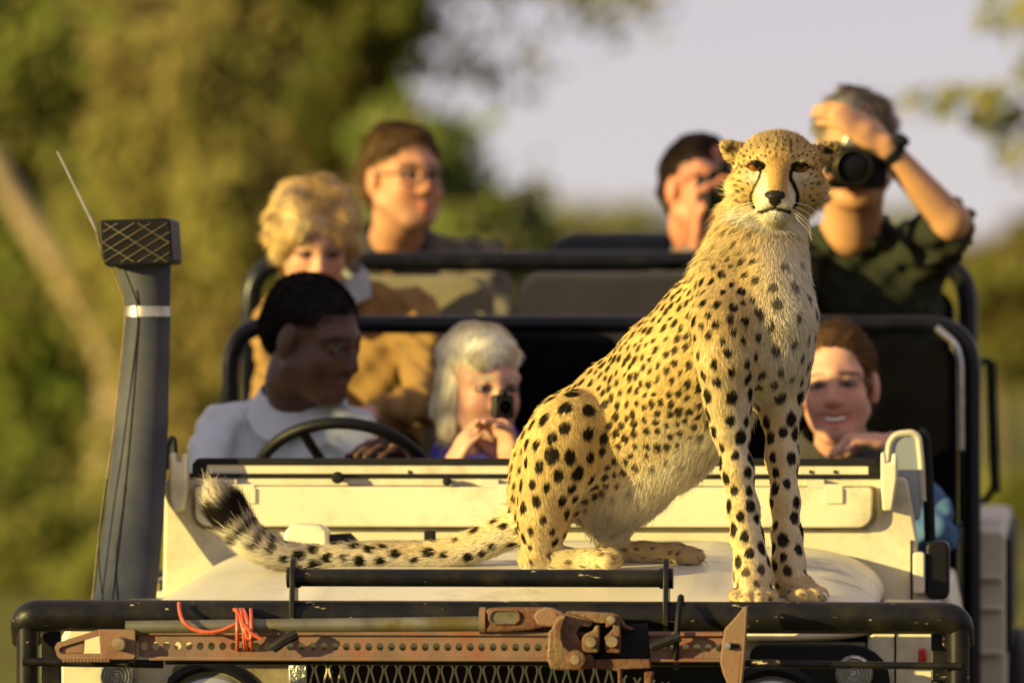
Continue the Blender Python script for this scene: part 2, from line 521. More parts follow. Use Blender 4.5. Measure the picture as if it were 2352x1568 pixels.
rp.color_ramp.elements[0].position = 0.3; rp.color_ramp.elements[1].position = 0.75
mx = nt.nodes.new('ShaderNodeMath'); mx.operation = 'MULTIPLY_ADD'; mx.inputs[1].default_value = 0.35
nt.links.new(tc.outputs['Object'], nz.inputs['Vector']); nt.links.new(tc.outputs['Object'], nz2.inputs['Vector'])
nt.links.new(nz.outputs['Fac'], mx.inputs[0]); m2 = nt.nodes.new('ShaderNodeMath'); m2.operation = 'MULTIPLY'; m2.inputs[1].default_value = 0.65
nt.links.new(nz2.outputs['Fac'], m2.inputs[0]); nt.links.new(m2.outputs[0], mx.inputs[2])
nt.links.new(mx.outputs[0], rp.inputs['Fac']); nt.links.new(rp.outputs['Color'], b.inputs['Base Color'])
b.inputs['Roughness'].default_value = 0.6; b.inputs['Specular IOR Level'].default_value = 0.15
# chipped black paint of the bar: chips stretched along the tube
m, nt, b = nodes_of('bar_black')
tc = nt.nodes.new('ShaderNodeTexCoord'); mp = nt.nodes.new('ShaderNodeMapping'); mp.inputs['Scale'].default_value = (9, 22, 34)
n1 = nt.nodes.new('ShaderNodeTexNoise'); n1.inputs['Scale'].default_value = 1.6; n1.inputs['Detail'].default_value = 7; n1.inputs['Roughness'].default_value = 0.65
r1 = nt.nodes.new('ShaderNodeValToRGB'); r1.color_ramp.elements[0].position = 0.645; r1.color_ramp.elements[1].position = 0.67
n2 = nt.nodes.new('ShaderNodeTexNoise'); n2.inputs['Scale'].default_value = 26; n2.inputs['Detail'].default_value = 8
r2 = nt.nodes.new('ShaderNodeValToRGB'); r2.color_ramp.elements[0].color = (0.006, 0.006, 0.007, 1); r2.color_ramp.elements[1].color = (0.020, 0.016, 0.009, 1); r2.color_ramp.elements[0].position = 0.42; r2.color_ramp.elements[1].position = 0.75
mx = nt.nodes.new('ShaderNodeMix'); mx.data_type = 'RGBA'; mx.inputs['B'].default_value = (0.48, 0.40, 0.20, 1)
for a_, b_ in ((tc.outputs['Object'], mp.inputs['Vector']), (mp.outputs[0], n1.inputs['Vector']), (tc.outputs['Object'], n2.inputs['Vector']), (n1.outputs['Fac'], r1.inputs['Fac']),
               (n2.outputs['Fac'], r2.inputs['Fac']), (r1.outputs['Color'], mx.inputs['Factor']), (r2.outputs['Color'], mx.inputs['A']), (mx.outputs['Result'], b.inputs['Base Color'])):
    nt.links.new(a_, b_)
mr = nt.nodes.new('ShaderNodeMapRange'); mr.inputs['To Min'].default_value = 0.22; mr.inputs['To Max'].default_value = 0.6
nt.links.new(n2.outputs['Fac'], mr.inputs['Value']); nt.links.new(mr.outputs['Result'], b.inputs['Roughness']); b.inputs['Specular IOR Level'].default_value = 0.22
m, nt, b = nodes_of('clear_lens')
b.inputs['Base Color'].default_value = (0.42, 0.42, 0.40, 1); b.inputs['Roughness'].default_value = 0.12; b.inputs['Metallic'].default_value = 0.55
m, nt, b = nodes_of('grey_glass')
b.inputs['Base Color'].default_value = (0.30, 0.33, 0.36, 1); b.inputs['Roughness'].default_value = 0.25; b.inputs['Metallic'].default_value = 0.3

M = MATS
# ------------------------------------------------------------------ the open safari vehicle
car = empty('safari_vehicle', VO, -YAW)
tag(car, 'open cream safari vehicle with a black brush bar and a cheetah on its hood', 'vehicle')
def u_at(px, v): return VL(px, CY, v).x
def z_at(py, v, px=CX): return VL(px, py, v).z
def pts2(pl, v): return [(VL(x, y, v).x, VL(x, y, v).z) for x, y in pl]

HV = np.array([0.16, 0.2, 0.25, 0.4, 0.6, 0.75, 0.9, 1.05, 1.22])
HZ = np.array([1.020, 1.054, 1.070, 1.090, 1.110, 1.122, 1.133, 1.143, 1.152])
HOOD_HW = 0.668
def hood_z(u, v):
    """height of the hood, a flat crown with rolled shoulders"""
    z0 = np.interp(v, HV, HZ)
    a = np.abs(u) / HOOD_HW
    edge = 1.045 + 0.02 * (v - 0.2)
    sh = np.clip((a - 0.70) / 0.30, 0, 1)
    prof = np.sqrt(np.clip(1 - sh ** 2.2, 0, 1))
    bulge = 0.011 * smooth01(0.62, 0.5, a) * smooth01(0.2, 0.5, v)
    return edge + (z0 - edge) * prof + bulge
us = HOOD_HW * np.sin(np.linspace(-math.pi/2, math.pi/2, 64))
us = np.unique(np.concatenate([us, np.linspace(-HOOD_HW, HOOD_HW, 33)]))
vs = np.concatenate([np.linspace(0.16, 0.3, 9), np.linspace(0.34, 1.22, 24)])
g = np.array([[(u, v, hood_z(u, v)) for u in us] for v in vs])
nu, nv = len(us), len(vs)
hv = g.reshape(-1, 3); hf = np.array([(i*nu + j, i*nu + j + 1, (i+1)*nu + j + 1, (i+1)*nu + j) for i in range(nv - 1) for j in range(nu - 1)])
hood = link_mesh('hood', np_mesh('hood', hv, hf), M['cream'], car)
so = hood.modifiers.new('thickness', 'SOLIDIFY'); so.thickness = 0.012; so.offset = -1
# rim folded down at the hood's front edge and the engine bay under it
MB().box((-0.66, 0.20, 0.70), (0.66, 1.2, 1.01)).build('engine_bay', M['rubber'], car)
MB().prism(rrect(-0.40, 1.0, 0.40, 1.028, 0.01), 0.145, 0.165).build('hood_lip', M['cream'], hood, bevel=0.003)
# small fittings on the hood: two rubber stops and the washer pump behind them
p = VL(985, 1255, 1.0)
q = MB().prism(rrect(p.x - 0.021, 1.14, p.x + 0.021, 1.168, 0.003), 0.985, 1.03)
q.box((p.x - 0.009, 0.993, 1.160), (p.x + 0.012, 1.022, 1.188)); q.build('hood_stop', M['rubber'], hood, bevel=0.003)
p = VL(700, 1240, 1.12)
MB().prism([(p.x - 0.043, 1.13), (p.x + 0.05, 1.13), (p.x + 0.047, 1.185), (p.x + 0.03, 1.196), (p.x - 0.022, 1.198), (p.x - 0.038, 1.182)], 1.10, 1.16).build('washer_nozzle', M['cream'], hood, bevel=0.008, seg=3)
MB().tube([(p.x + 0.045, 1.13, 1.165), (p.x + 0.085, 1.135, 1.168), (p.x + 0.1, 1.14, 1.15)], 0.012).build('washer_hose', M['rubber'], hood, smooth=True)

# front wings
WO = 0.80
for sgn in (-1, 1):
    prof = [(sgn * 0.662, 0.62), (sgn * 0.662, 1.052), (sgn * (WO - 0.05), 1.046), (sgn * (WO - 0.018), 1.036), (sgn * (WO - 0.004), 1.012), (sgn * WO, 0.97), (sgn * WO, 0.62)]
    wing = MB().prism(prof, 0.165, 1.27).build('front_wing', M['cream'], car, bevel=0.012, seg=3)
    # raised chequer plate on top of the wing
    MB().box((min(sgn * 0.675, sgn * 0.775), 0.22, 1.0505), (max(sgn * 0.675, sgn * 0.775), 1.05, 1.056)).build('chequer_plate', M['chequer'], wing, bevel=0.001)
# front panel carrying the lamps, and the wing's face
fl = MB().box((-0.66, 0.185, 0.62), (0.66, 0.235, 1.012)).build('front_panel', M['cream'], car, bevel=0.006)
def face_box(px0, py0, px1, py1, v0, v1, r, name, m, parent, bevel=0.002):
    a, b_ = VL(px0, py1, v0), VL(px1, py0, v0)
    return MB().prism(rrect(a.x, a.z, b_.x, b_.z, r), v0, v1).build(name, m, parent, bevel=bevel)
# lamp surrounds reach below the frame
s1 = face_box(395, 1527, 668, 1760, 0.165, 0.186, 0.012, 'lamp_surround', M['olive'], fl)
s2 = face_box(1722, 1482, 2044, 1760, 0.150, 0.187, [0.01, 0.02, 0.065, 0.02], 'lamp_surround', M['black_plastic'], fl)
s3 = face_box(690, 1500, 1700, 1760, 0.172, 0.1845, 0.01, 'grille_backing', M['rubber'], fl)
face_box(663, 1500, 704, 1760, 0.150, 0.183, 0.004, 'grille_post', M['chequer'], fl)
def headlamp(px, py, par, v=0.14):
    c = VL(px, py, v); R = 0.095
    h = MB().lathe(c + Vector((0, 0.03, 0)), (0, -1, 0), [(R + 0.014, 0), (R + 0.014, 0.022), (R + 0.002, 0.03), (R - 0.006, 0.022)], 40, False).build('headlamp', M['black_plastic'], par, smooth=True)
    MB().lathe(c + Vector((0, 0.03, 0)), (0, -1, 0), [(R - 0.007, 0.012), (R * 0.75, 0.03), (R * 0.4, 0.04), (0.004, 0.043)], 40).build('lens', M['clear_lens'], h, smooth=True)
headlamp(482, 1655, fl, 0.15); headlamp(1772, 1662, fl, 0.135)
def indicator(px, py, par, v):
    c = VL(px, py, v)
    prof = [(0.034, 0.0), (0.034, 0.012)]
    for i, r in enumerate((0.032, 0.0285, 0.026, 0.0225, 0.020, 0.0165, 0.014, 0.010, 0.0075, 0.002)):
        prof.append((r, 0.016 + (0.004 if i % 2 else 0.0) + 0.010 * (1 - (r / 0.034) ** 2)))
    MB().lathe(c, (0, -1, 0), prof, 32).build('indicator_lamp', M['clear_lens'], par, smooth=True)
    for dx in (-0.028, 0.028):
        MB().lathe(c + Vector((dx, 0.0, 0)), (0, -1, 0), [(0.004, 0), (0.004, 0.019), (0.001, 0.020)], 10).build('screw', M['bolt'], par)
indicator(272, 1551, car, 0.160); indicator(1962, 1546, fl, 0.146)
# white face of the wing below the left and right lamp, with the seam and a red side lamp
c = VL(2118, 1506, 0.16)
MB().box((c.x - 0.007, 0.150, c.z - 0.013), (c.x + 0.008, 0.18, c.z + 0.014)).build('side_lamp', M['red_lens'], car, bevel=0.004)
c = VL(2056, 1500, 0.16)
MB().box((c.x - 0.0015, 0.1625, 0.7), (c.x + 0.0015, 0.17, 1.03)).build('panel_seam', M['rubber'], car)

# grille of twisted wires
pitch = 32.8 / 1294.7 * 1.0
z0 = z_at(1526, 0.168); x0 = u_at(722, 0.168)
wm = MB(); rise = 0.030; j = 0.006; hw = pitch / 2 - 0.0022
def wire_pts(sg):
    P = [(sg * 0.006, 0.166, 0.0), (sg * 0.0022, 0.164, -0.007), (sg * 0.0022, 0.164, -0.013)]
    zz = -0.013
    for k in range(3):
        zz -= rise; P += [(sg * (hw + 0.0022 - 0.0022), 0.168, zz), (sg * hw, 0.168, zz - 0.008)]
        zz -= 0.008 + rise; P += [(sg * 0.0022, 0.164, zz), (sg * 0.0022, 0.164, zz - 0.008)]; zz -= 0.008
    return P
proto = {}
for sg in (-1, 1):
    proto[sg] = MB().tube(wire_pts(sg), 0.0021, 6).build('grille_wire', M['wire'], s3, smooth=True)
for i in range(0, 30):
    for sg in (-1, 1):
        o = proto[sg] if i == 0 else proto[sg].copy()
        if i: COL.objects.link(o)
        o.location = (x0 + i * pitch, 0, z0 - (0.0 if i < 22 else 0.018 + 0.004 * (i - 22)))

# bumper and wheels carry the vehicle
MB().box((-0.86, -0.02, 0.50), (0.86, 0.14, 0.62)).build('bumper', M['tube_black'], car, bevel=0.01)
chas = MB().box((-0.45, 0.1, 0.45), (-0.35, 4.5, 0.56)).box((0.35, 0.1, 0.45), (0.45, 4.5, 0.56)).build('chassis_rail', M['rubber'], car)
def wheel(u, v):
    w = MB().lathe((u - 0.12, v, 0.395), (1, 0, 0), [(0.22, 0), (0.36, 0.0), (0.39, 0.03), (0.395, 0.12), (0.39, 0.21), (0.36, 0.24), (0.22, 0.24)], 40).build('wheel', M['tyre'], car, smooth=True)
    MB().lathe((u - 0.10, v, 0.395), (1, 0, 0), [(0.05, 0.0), (0.215, 0.0), (0.215, 0.2), (0.16, 0.19), (0.1, 0.205), (0.03, 0.21)], 32).build('rim', M['cream_dusty'], w, smooth=True)
for sgn in (-1, 1):
    for vv in (0.62, 3.42):
        wheel(sgn * 0.745, vv)

# ---------------- brush bar
bz = z_at(1416, 0.0)
ul, ur = u_at(58, 0.0), u_at(2200, 0.0)
path = fillet([(ul - 0.002, 0.0, bz - 0.12), (ul - 0.002, 0.0, bz), (ur, 0.0, bz), (ur, 0.0, bz - 0.12)], 0.055, 8)
main = [p for p in path]
bar = MB().tube(fillet([(ul - 0.0, 0.03, bz - 0.045), (ul, 0.0, bz), (ur, 0.0, bz), (ur, 0.03, bz - 0.045)], 0.045, 10), 0.0283, 24).build('brush_bar', M['bar_black'], car, smooth=True)
for u_ in (u_at(63, 0.0), u_at(2202, 0.0)):
    MB().tube([(u_, 0.0, bz - 0.01), (u_, 0.005, 0.56)], 0.0195, 18).build('post', M['bar_black'], bar, smooth=True)
    e = 0.028 * (1 if u_ < 0 else -1)
    MB().box((u_ + (0.012 if u_ < 0 else -0.05), 0.07, 0.56), (u_ + (0.05 if u_ < 0 else -0.012), 0.085, bz - 0.012)).build('brace', M['bar_black'], bar, bevel=0.003)
z_r = z_at(1523, -0.02)
MB().tube([(u_at(52, -0.02), -0.015, z_r), (u_at(375, -0.02), -0.022, z_r - 0.003)], 0.0078, 12).build('side_rail', M['bar_black'], bar, smooth=True)
MB().tube([(u_at(1724, -0.02), -0.018, z_r + 0.001), (u_at(2208, -0.02), -0.018, z_r - 0.002)], 0.0066, 12).build('side_rail', M['bar_black'], bar, smooth=True)
# lower frame tube hidden by the jack
MB().tube([(u_at(380, 0.02), 0.02, z_at(1521, 0.0)), (u_at(1790, 0.02), 0.02, z_at(1521, 0.0))], 0.0065, 12).build('cross_tube', M['tube_black'], bar, smooth=True)
for bx in (675, 1531):
    cu = u_at(bx, 0.0)
    top, bot = z_at(1281, 0.0), z_at(1450, 0.0)
    # plate standing along the vehicle, welded to the main tube
    q = MB()
    prof = [(-0.020, bot), (0.034, bot), (0.034, bz + 0.03), (0.026, top - 0.03), (0.018, top - 0.004), (0.008, top), (-0.008, top), (-0.018, top - 0.006), (-0.026, top - 0.03), (-0.036, bz + 0.03), (-0.036, bot + 0.01)]
    n = len(prof)
    vsq = [(cu - 0.0048, a, z) for a, z in prof] + [(cu + 0.0048, a, z) for a, z in prof]
    q.add(vsq, [tuple(range(n)), tuple(range(2*n - 1, n - 1, -1))] + [(i, (i+1) % n, (i+1) % n + n, i + n) for i in range(n)])
    q.build('bracket_plate', M['bar_black'], bar, bevel=0.0015)
    wz = MB().tube([(cu - 0.012, -0.0, z_at(1327, 0)), (cu + 0.012, 0, z_at(1327, 0))], 0.0185, 14).build('weld', M['bar_black'], bar, smooth=True)
zu = z_at(1327, 0.0)
MB().tube([(u_at(677, 0), 0.0, zu), (u_at(1529, 0), 0.0, zu)], 0.0158, 20).build('upper_rail', M['bar_black'], bar, smooth=True)

# ---------------- bulkhead with the vent flap
VB = 1.25
def bx(px0, py0, px1, py1, v0, v1, name, m, parent, r=0.004, bevel=0.002, seg=2):
    a, b_ = VL(px0, py1, v0), VL(px1, py0, v0)
    return MB().prism(rrect(a.x, a.z, b_.x, b_.z, r), v0, v1).build(name, m, parent, bevel=bevel, seg=seg)
a, b_ = VL(378, 1375, VB), VL(2086, 1097, VB)
bulk = MB().prism([(a.x - 0.01, 0.75), (b_.x + 0.025, 0.75), (b_.x + 0.018, b_.z - 0.12), (b_.x - 0.002, b_.z - 0.004), (b_.x - 0.01, b_.z), (a.x + 0.01, b_.z), (a.x, b_.z - 0.01)], VB, VB + 0.06).build('bulkhead', M['cream'], car, bevel=0.006, seg=3)
bx(448, 1119, 2004, 1209, VB - 0.024, VB - 0.012, 'vent_flap', M['cream'], bulk, r=[0.028, 0.028, 0.008, 0.008], bevel=0.004, seg=3)
bx(440, 1116, 2014, 1216, VB - 0.0105, VB + 0.01, 'flap_shadow_border', M['olive'], bulk, r=[0.034, 0.034, 0.01, 0.01], bevel=0.001)  # olive border, its dark colour painting in the flap's shadow line
bx(404, 1089, 2022, 1096, VB - 0.006, VB + 0.055, 'lower_seal', M['rubber'], bulk, r=0.002, bevel=0.001)
bx(474, 1067, 1996, 1089.5, VB + 0.002, VB + 0.05, 'screen_rail', M['cream'], bulk, r=0.002, bevel=0.002)
bx(446, 1054, 2012, 1067, VB - 0.004, VB + 0.05, 'upper_seal', M['rubber'], bulk, r=[0.002, 0.002, 0.004, 0.01], bevel=0.002)
bx(441, 1059, 474.5, 1090, VB - 0.002, VB + 0.05, 'seal_corner', M['rubber'], bulk, r=[0.002, 0.002, 0.002, 0.008])
bx(1996, 1059, 2020, 1090, VB - 0.002, VB + 0.05, 'seal_corner', M['rubber'], bulk, r=[0.002, 0.002, 0.008, 0.002])
for hx in (499, 1100, 1848):
    lf = bx(hx, 1101, hx + 46, 1114.5, VB - 0.016, VB + 0.004, 'hinge', M['cream'], bulk, r=0.002, bevel=0.0015)
    pn = VL(hx + 56, 1117, VB - 0.018)
    MB().tube([(u_at(hx + 8, VB) , VB - 0.02, pn.z), (u_at(hx + 88, VB), VB - 0.02, pn.z)], 0.0052, 10).build('hinge_pin', M['cream'], lf, smooth=True)
    bx(hx + 46, 1120, hx + 88, 1156, VB - 0.0285, VB - 0.0235, 'hinge_leaf', M['cream'], lf, r=0.003, bevel=0.001)
for kx, ky, r_ in ((778, 1096, 0.012), (1029, 1105, 0.0085)):
    c = VL(kx, ky, VB)
    MB().lathe(c, (0, -1, 0), [(r_ * 0.6, 0), (r_ * 0.6, 0.012), (r_, 0.016), (r_, 0.028), (r_ * 0.7, 0.034), (0.001, 0.035)], 16).build('screen_stop', M['rubber'], bulk, smooth=True)
for kx in (1918, 1862, 2340 - 1400):
    c = VL(kx, 1083, VB)
    MB().lathe(c, (0, -1, 0), [(0.0035, 0), (0.0035, 0.001), (0.002, 0.002)], 8).build('rivet', M['rubber'], bulk)
# upright windscreen hinges
for sgn, pl in ((0, [(397, 1172), (426, 1172), (432, 1120), (432, 1042), (421, 1040), (419, 1062), (407, 1062), (402, 1038), (391, 1040), (391, 1115)]),
                (1, [(2028, 1172), (2050, 1172), (2061, 1100), (2062, 1042), (2050, 1040), (2048, 1062), (2036, 1062), (2034, 1038), (2024, 1038), (2024, 1110)])):
    MB().prism(pts2(pl, VB - 0.03), VB - 0.055, VB - 0.002).build('screen_hinge', M['cream'], bulk, bevel=0.005, seg=3)
# side wings of the windscreen frame, grey panels with a rubber edge running back
def side_panel(px, py_top, px_out, name):
    a = VL(px, py_top, VB + 0.06)
    o = VL(px_out, py_top + 40, VB + 0.02)
    q = MB()
    poly = [(0.0, 1.17), (0.0, 1.335), (0.03, 1.368), (0.12, 1.372), (0.20, 1.345), (0.24, 1.2), (0.24, 1.06), (0.0, 1.06)]
    n = len(poly)
    dx = (o.x - a.x)
    vsq = [(a.x + dx * (s / 0.24), VB + 0.03 + s, z) for s, z in poly]; vsq += [(x + 0.006, v, z) for x, v, z in vsq]
    q.add(vsq, [tuple(range(n)), tuple(range(2*n - 1, n - 1, -1))] + [(i, (i+1) % n, (i+1) % n + n, i + n) for i in range(n)])
    s = q.build(name, M['grey_glass'], car, bevel=0.002)
    MB().tube(fillet([Vector(p) + Vector((0.003, 0, 0)) for p in vsq[:7]], 0.02, 4), 0.008, 8).build('rubber_edge', M['rubber'], s, smooth=True)
def panel_front(pl, v, name, m):
    return MB().prism(pts2(pl, v), v, v + 0.012).build(name, m, car, bevel=0.003)
pf = panel_front([(2040, 1060), (2045, 1018), (2058, 1002), (2098, 998), (2108, 1006), (2114, 1060), (2118, 1148), (2112, 1190), (2092, 1200), (2082, 1100), (2050, 1098)], VB + 0.10, 'quarter_panel', M['grey_glass'])
rp_ = [VL(x, y, VB + 0.10) for x, y in ((2038, 1070), (2043, 1016), (2058, 997), (2096, 993), (2110, 1003), (2116, 1060), (2120, 1150))]
MB().tube(fillet(rp_, 0.015, 4), 0.0068, 8).build('panel_edge', M['cream_dusty'], pf, smooth=True)
MB().tube(fillet([p + Vector((0.011, 0.012, 0.003)) for p in rp_[3:]] + [VL(2136, 1240, VB + 0.12)], 0.015, 4), 0.011, 8).build('rubber_edge', M['rubber'], pf, smooth=True)
pf = panel_front([(382, 1075), (385, 1020), (392, 1008), (399, 1012), (400, 1075)], VB + 0.10, 'quarter_panel', M['grey_glass'])
MB().tube(fillet([VL(x, y, VB + 0.1) for x, y in ((381, 1078), (384, 1016), (393, 1004), (401, 1010), (402, 1075))], 0.006, 3), 0.005, 8).build('rubber_edge', M['rubber'], pf, smooth=True)
# door pillar, lower doors and their black hinge covers
for sgn in (-1, 1):
    d_ = MB().prism([(sgn * 0.76, 0.62), (sgn * 0.80, 0.62), (sgn * 0.815, 0.95), (sgn * 0.79, 1.08), (sgn * 0.76, 1.08)], VB + 0.06, 2.22).build('door', M['cream'], car, bevel=0.01)
    MB().box((min(sgn * 0.80, sgn * 0.822), 1.9, 0.96), (max(sgn * 0.80, sgn * 0.822), 2.05, 0.985)).build('handle', M['black_plastic'], d_, bevel=0.004)
    MB().box((min(sgn * 0.725, sgn * 0.775), VB + 0.0, 0.70), (max(sgn * 0.725, sgn * 0.775), VB + 0.08, 1.06)).build('door_pillar', M['cream'], car, bevel=0.008)
bx(2097, 1268, 2124, 1362, VB - 0.03, VB + 0.02, 'hinge_plate', M['cream'], car, r=0.006, bevel=0.003)
bx(2126, 1243, 2180, 1376, VB - 0.02, VB + 0.10, 'hinge_cover', M['black_plastic'], car, r=0.014, bevel=0.006, seg=3)
bx(2091, 1240, 2096, 1380, VB - 0.004, VB + 0.03, 'pillar_seam', M['rubber'], car, r=0.001, bevel=0)

# ---------------- dashboard and steering wheel
MB().prism(rrect(-0.70, 1.02, 0.70, 1.285, 0.03), VB + 0.06, 1.62).build('dashboard', M['black_plastic'], car, bevel=0.01)
sc_ = VL(792, 1124, 1.78); R_ = 0.184; tl = math.radians(42)
ring = [sc_ + Vector((R_ * math.cos(a), -R_ * math.sin(a) * math.sin(tl), R_ * math.sin(a) * math.cos(tl))) for a in np.linspace(0, 2 * math.pi, 48, endpoint=False)]
sw = MB().tube(ring, 0.0125, 10, closed=True).build('steering_wheel', M['black_plastic'], car, smooth=True)
nrm = Vector((0, math.cos(tl), math.sin(tl)))
for a in (math.radians(115), math.radians(5), math.radians(175), math.radians(270)):
    e = sc_ + Vector((R_ * math.cos(a), -R_ * math.sin(a) * math.sin(tl), R_ * math.sin(a) * math.cos(tl)))
    MB().tube([sc_ - nrm * 0.02, e], 0.0105, 8).build('spoke', M['black_plastic'], sw, smooth=True)
MB().lathe(sc_ - nrm * 0.04, nrm, [(0.05, 0), (0.055, 0.02), (0.045, 0.04), (0.001, 0.045)], 20).build('hub', M['black_plastic'], sw, smooth=True)
MB().tube([sc_ - nrm * 0.03, sc_ - nrm * 0.35], 0.025, 12).build('steering_column', M['black_plastic'], car, smooth=True)

# ---------------- rear body, floor, roll hoops
MB().box((-0.78, 1.31, 0.60), (0.78, 2.62, 0.66)).build('front_floor', M['rubber'], car)
tub = MB().box((-0.80, 2.64, 0.70), (0.80, 4.9, 0.80)).build('rear_floor', M['rubber'], car)
zt = z_at(1216, 2.6)
for sgn in (-1, 1):
    a0, a1 = sorted((sgn * 0.795, sgn * 0.893))
    s = MB().prism([(a0, 0.62), (a1, 0.62), (a1, zt - 0.012), (a1 - 0.01, zt), (a0, zt)], 2.62, 4.9).build('side_panel', M['cream_dusty'], car, bevel=0.008, seg=3)
    for zz in (zt - 0.10, zt - 0.165, zt - 0.26, zt - 0.37):
        MB().box((min(sgn * 0.80, sgn * 0.885), 2.600, zz - 0.006), (max(sgn * 0.80, sgn * 0.885), 2.63, zz + 0.006)).build('pressing', M['cream_dusty'], s, bevel=0.004)
    MB().box((min(sgn * 0.889, sgn * 0.905), 2.64, zt - 0.26), (max(sgn * 0.889, sgn * 0.905), 4.8, zt - 0.02)).build('side_trim', M['rubber'], s, bevel=0.004)
    ar = [(sgn * 0.92, 3.42 + 0.47 * math.cos(a), 0.40 + 0.46 * math.sin(a)) for a in np.linspace(0.1, math.pi - 0.1, 24)]
    MB().tube(ar, 0.048, 10).build('wheel_arch', M['black_plastic'], car, smooth=True)
def hoop(v, xl, xr, yt, r, name='roll_hoop', zb=0.72, rad=0.09):
    a, b_, t = VL(xl, yt, v), VL(xr, yt, v), 0
    pts = fillet([(a.x, v, zb), (a.x, v, a.z), (b_.x, v, b_.z), (b_.x, v, zb)], rad, 10)
    return MB().tube(pts, r, 16).build(name, M['tube_black'], car, smooth=True)
hA = hoop(2.6, 529, 2232, 745, 0.0195, rad=0.10)
hB = hoop(3.6, 577, 2222, 600, 0.0230, rad=0.10)
# inner hand rails on the hoops
q = [VL(2188, 800, 2.58), VL(2206, 812, 2.58), VL(2210, 1030, 2.58)]
MB().tube(fillet([VL(2150, 752, 2.575), VL(2196, 790, 2.575), VL(2206, 830, 2.575), VL(2207, 1032, 2.575)], 0.03, 6), 0.008, 10).build('hand_rail', M['steel'], hA, smooth=True)
gr = [VL(x, y, 3.5) for x, y in ((2236, 838), (2268, 826), (2280, 838), (2282, 1120), (2262, 1150), (2240, 1150))]
MB().tube(fillet(gr, 0.012, 4), 0.0085, 10).build('side_rail', M['tube_black'], hB, smooth=True)
gr = [VL(x, y, 3.62) for x, y in ((2228, 1200), (2240, 1000), (2240, 840))]
MB().tube(gr, 0.016, 10).build('side_post', M['tube_black'], hB, smooth=True)
MB().tube([VL(2275, 830, 3.4), VL(2286, 1130, 3.4)], 0.012, 10).build('side_post', M['rubber'], hB, smooth=True)
# seats
def seat(px0, px1, py, v, m, zc, name='seat', th=0.11):
    a, b_ = VL(px0, py, v), VL(px1, py, v)
    s = MB().prism(rrect(a.x, zc - 0.02, b_.x, a.z, [0.02, 0.02, 0.055, 0.055], 6), v, v + th).build(name, m, car, bevel=0.03, seg=4)
    MB().prism(rrect(a.x + 0.005, zc - 0.12, b_.x - 0.005, zc, 0.03), v - 0.48, v + 0.02).build('cushion', m, s, bevel=0.02, seg=3)
    MB().box((a.x + 0.04, v - 0.40, 0.62), (b_.x - 0.04, v + 0.05, zc - 0.115)).build('seat_base', M['rubber'], s)
    return s
seat(560, 960, 985, 2.44, M['black_canvas'], 0.92)
seat(1055, 1425, 766, 2.44, M['black_canvas'], 0.92)
seat(1700, 2196, 778, 2.44, M['black_canvas'], 0.92)
seat(640, 1128, 632, 3.42, M['khaki'], 1.12)
seat(1188, 1690, 624, 3.42, M['khaki'], 1.12)
seat(1765, 2190, 660, 3.42, M['black_canvas'], 1.12)
seat(720, 1170, 640, 4.36, M['khaki'], 1.20)
seat(1265, 1740, 534, 4.36, M['blue_canvas'], 1.20)
# khaki headrest edge glimpsed between hoop and seat
c = VL(2190, 860, 3.0)
MB().prism(pts2([(2176, 800), (2196, 792), (2200, 900), (2192, 938), (2182, 920), (2175, 880)], 3.0), 3.0, 3.06).build('headrest', M['khaki'], car, bevel=0.015, seg=3)

# ---------------- snorkel
def oval_sweep(rows, depth_ratio, n=28):
    """rows: (centre, half width); oval sections stacked upwards"""
    q = MB(); vsq = []
    for c, hw_ in rows:
        for k in range(n):
            a = 2 * math.pi * k / n
            vsq.append((c.x + hw_ * math.cos(a), c.y + hw_ * depth_ratio * math.sin(a), c.z))
    fs = [(i*n + k, i*n + (k+1) % n, (i+1)*n + (k+1) % n, (i+1)*n + k) for i in range(len(rows) - 1) for k in range(n)]
    fs += [tuple(range(n - 1, -1, -1)), tuple(range((len(rows)-1)*n, len(rows)*n))]
    return q.add(vsq, fs)
SV = lambda y: float(np.interp(-y, [-1400, -1370, -1250, -1100, -900, -600], [1.02, 1.04, 1.11, 1.178, 1.215, 1.235]))
rows = spline([(286, 1400, 74), (288, 1370, 73), (307, 1200, 70), (324, 1000, 63), (337, 800, 55), (340, 735, 53), (340, 690, 54), (334, 650, 60), (330, 606, 66)], 5)
rr = [(VL(x, y, SV(y)), w / 1208.0) for x, y, w in rows]
sn = oval_sweep(rr, 0.85).build('snorkel', M['snorkel_rubber'], car, smooth=True)
seam = [c + Vector((-w * 0.30, -w * 0.85 * 0.955, 0)) for c, w in rr[1:34]]
MB().tube(seam, 0.0016, 6).build('mould_seam', M['rubber'], sn, smooth=True)
cl = [(VL(340, 727, SV(720)), 55 / 1208), (VL(340, 703, SV(720)), 55 / 1208)]
oval_sweep(cl, 0.87).build('clamp', M['steel'], sn, smooth=True)
hp = [(226, 512), (232, 505), (382, 501), (391, 507), (397, 600), (390, 606), (250, 613), (240, 608), (232, 585)]
v0 = SV(560) - 0.085
hd = MB().prism(pts2(hp, v0), v0, v0 + 0.15).build('intake_head', M['black_plastic'], sn, bevel=0.008, seg=3)
def head_line(a, b_):
    MB().tube([VL(a[0], a[1], v0 - 0.002), VL(b_[0], b_[1], v0 - 0.002)], 0.0008, 5).build('screen_wire', M['olive'], hd)
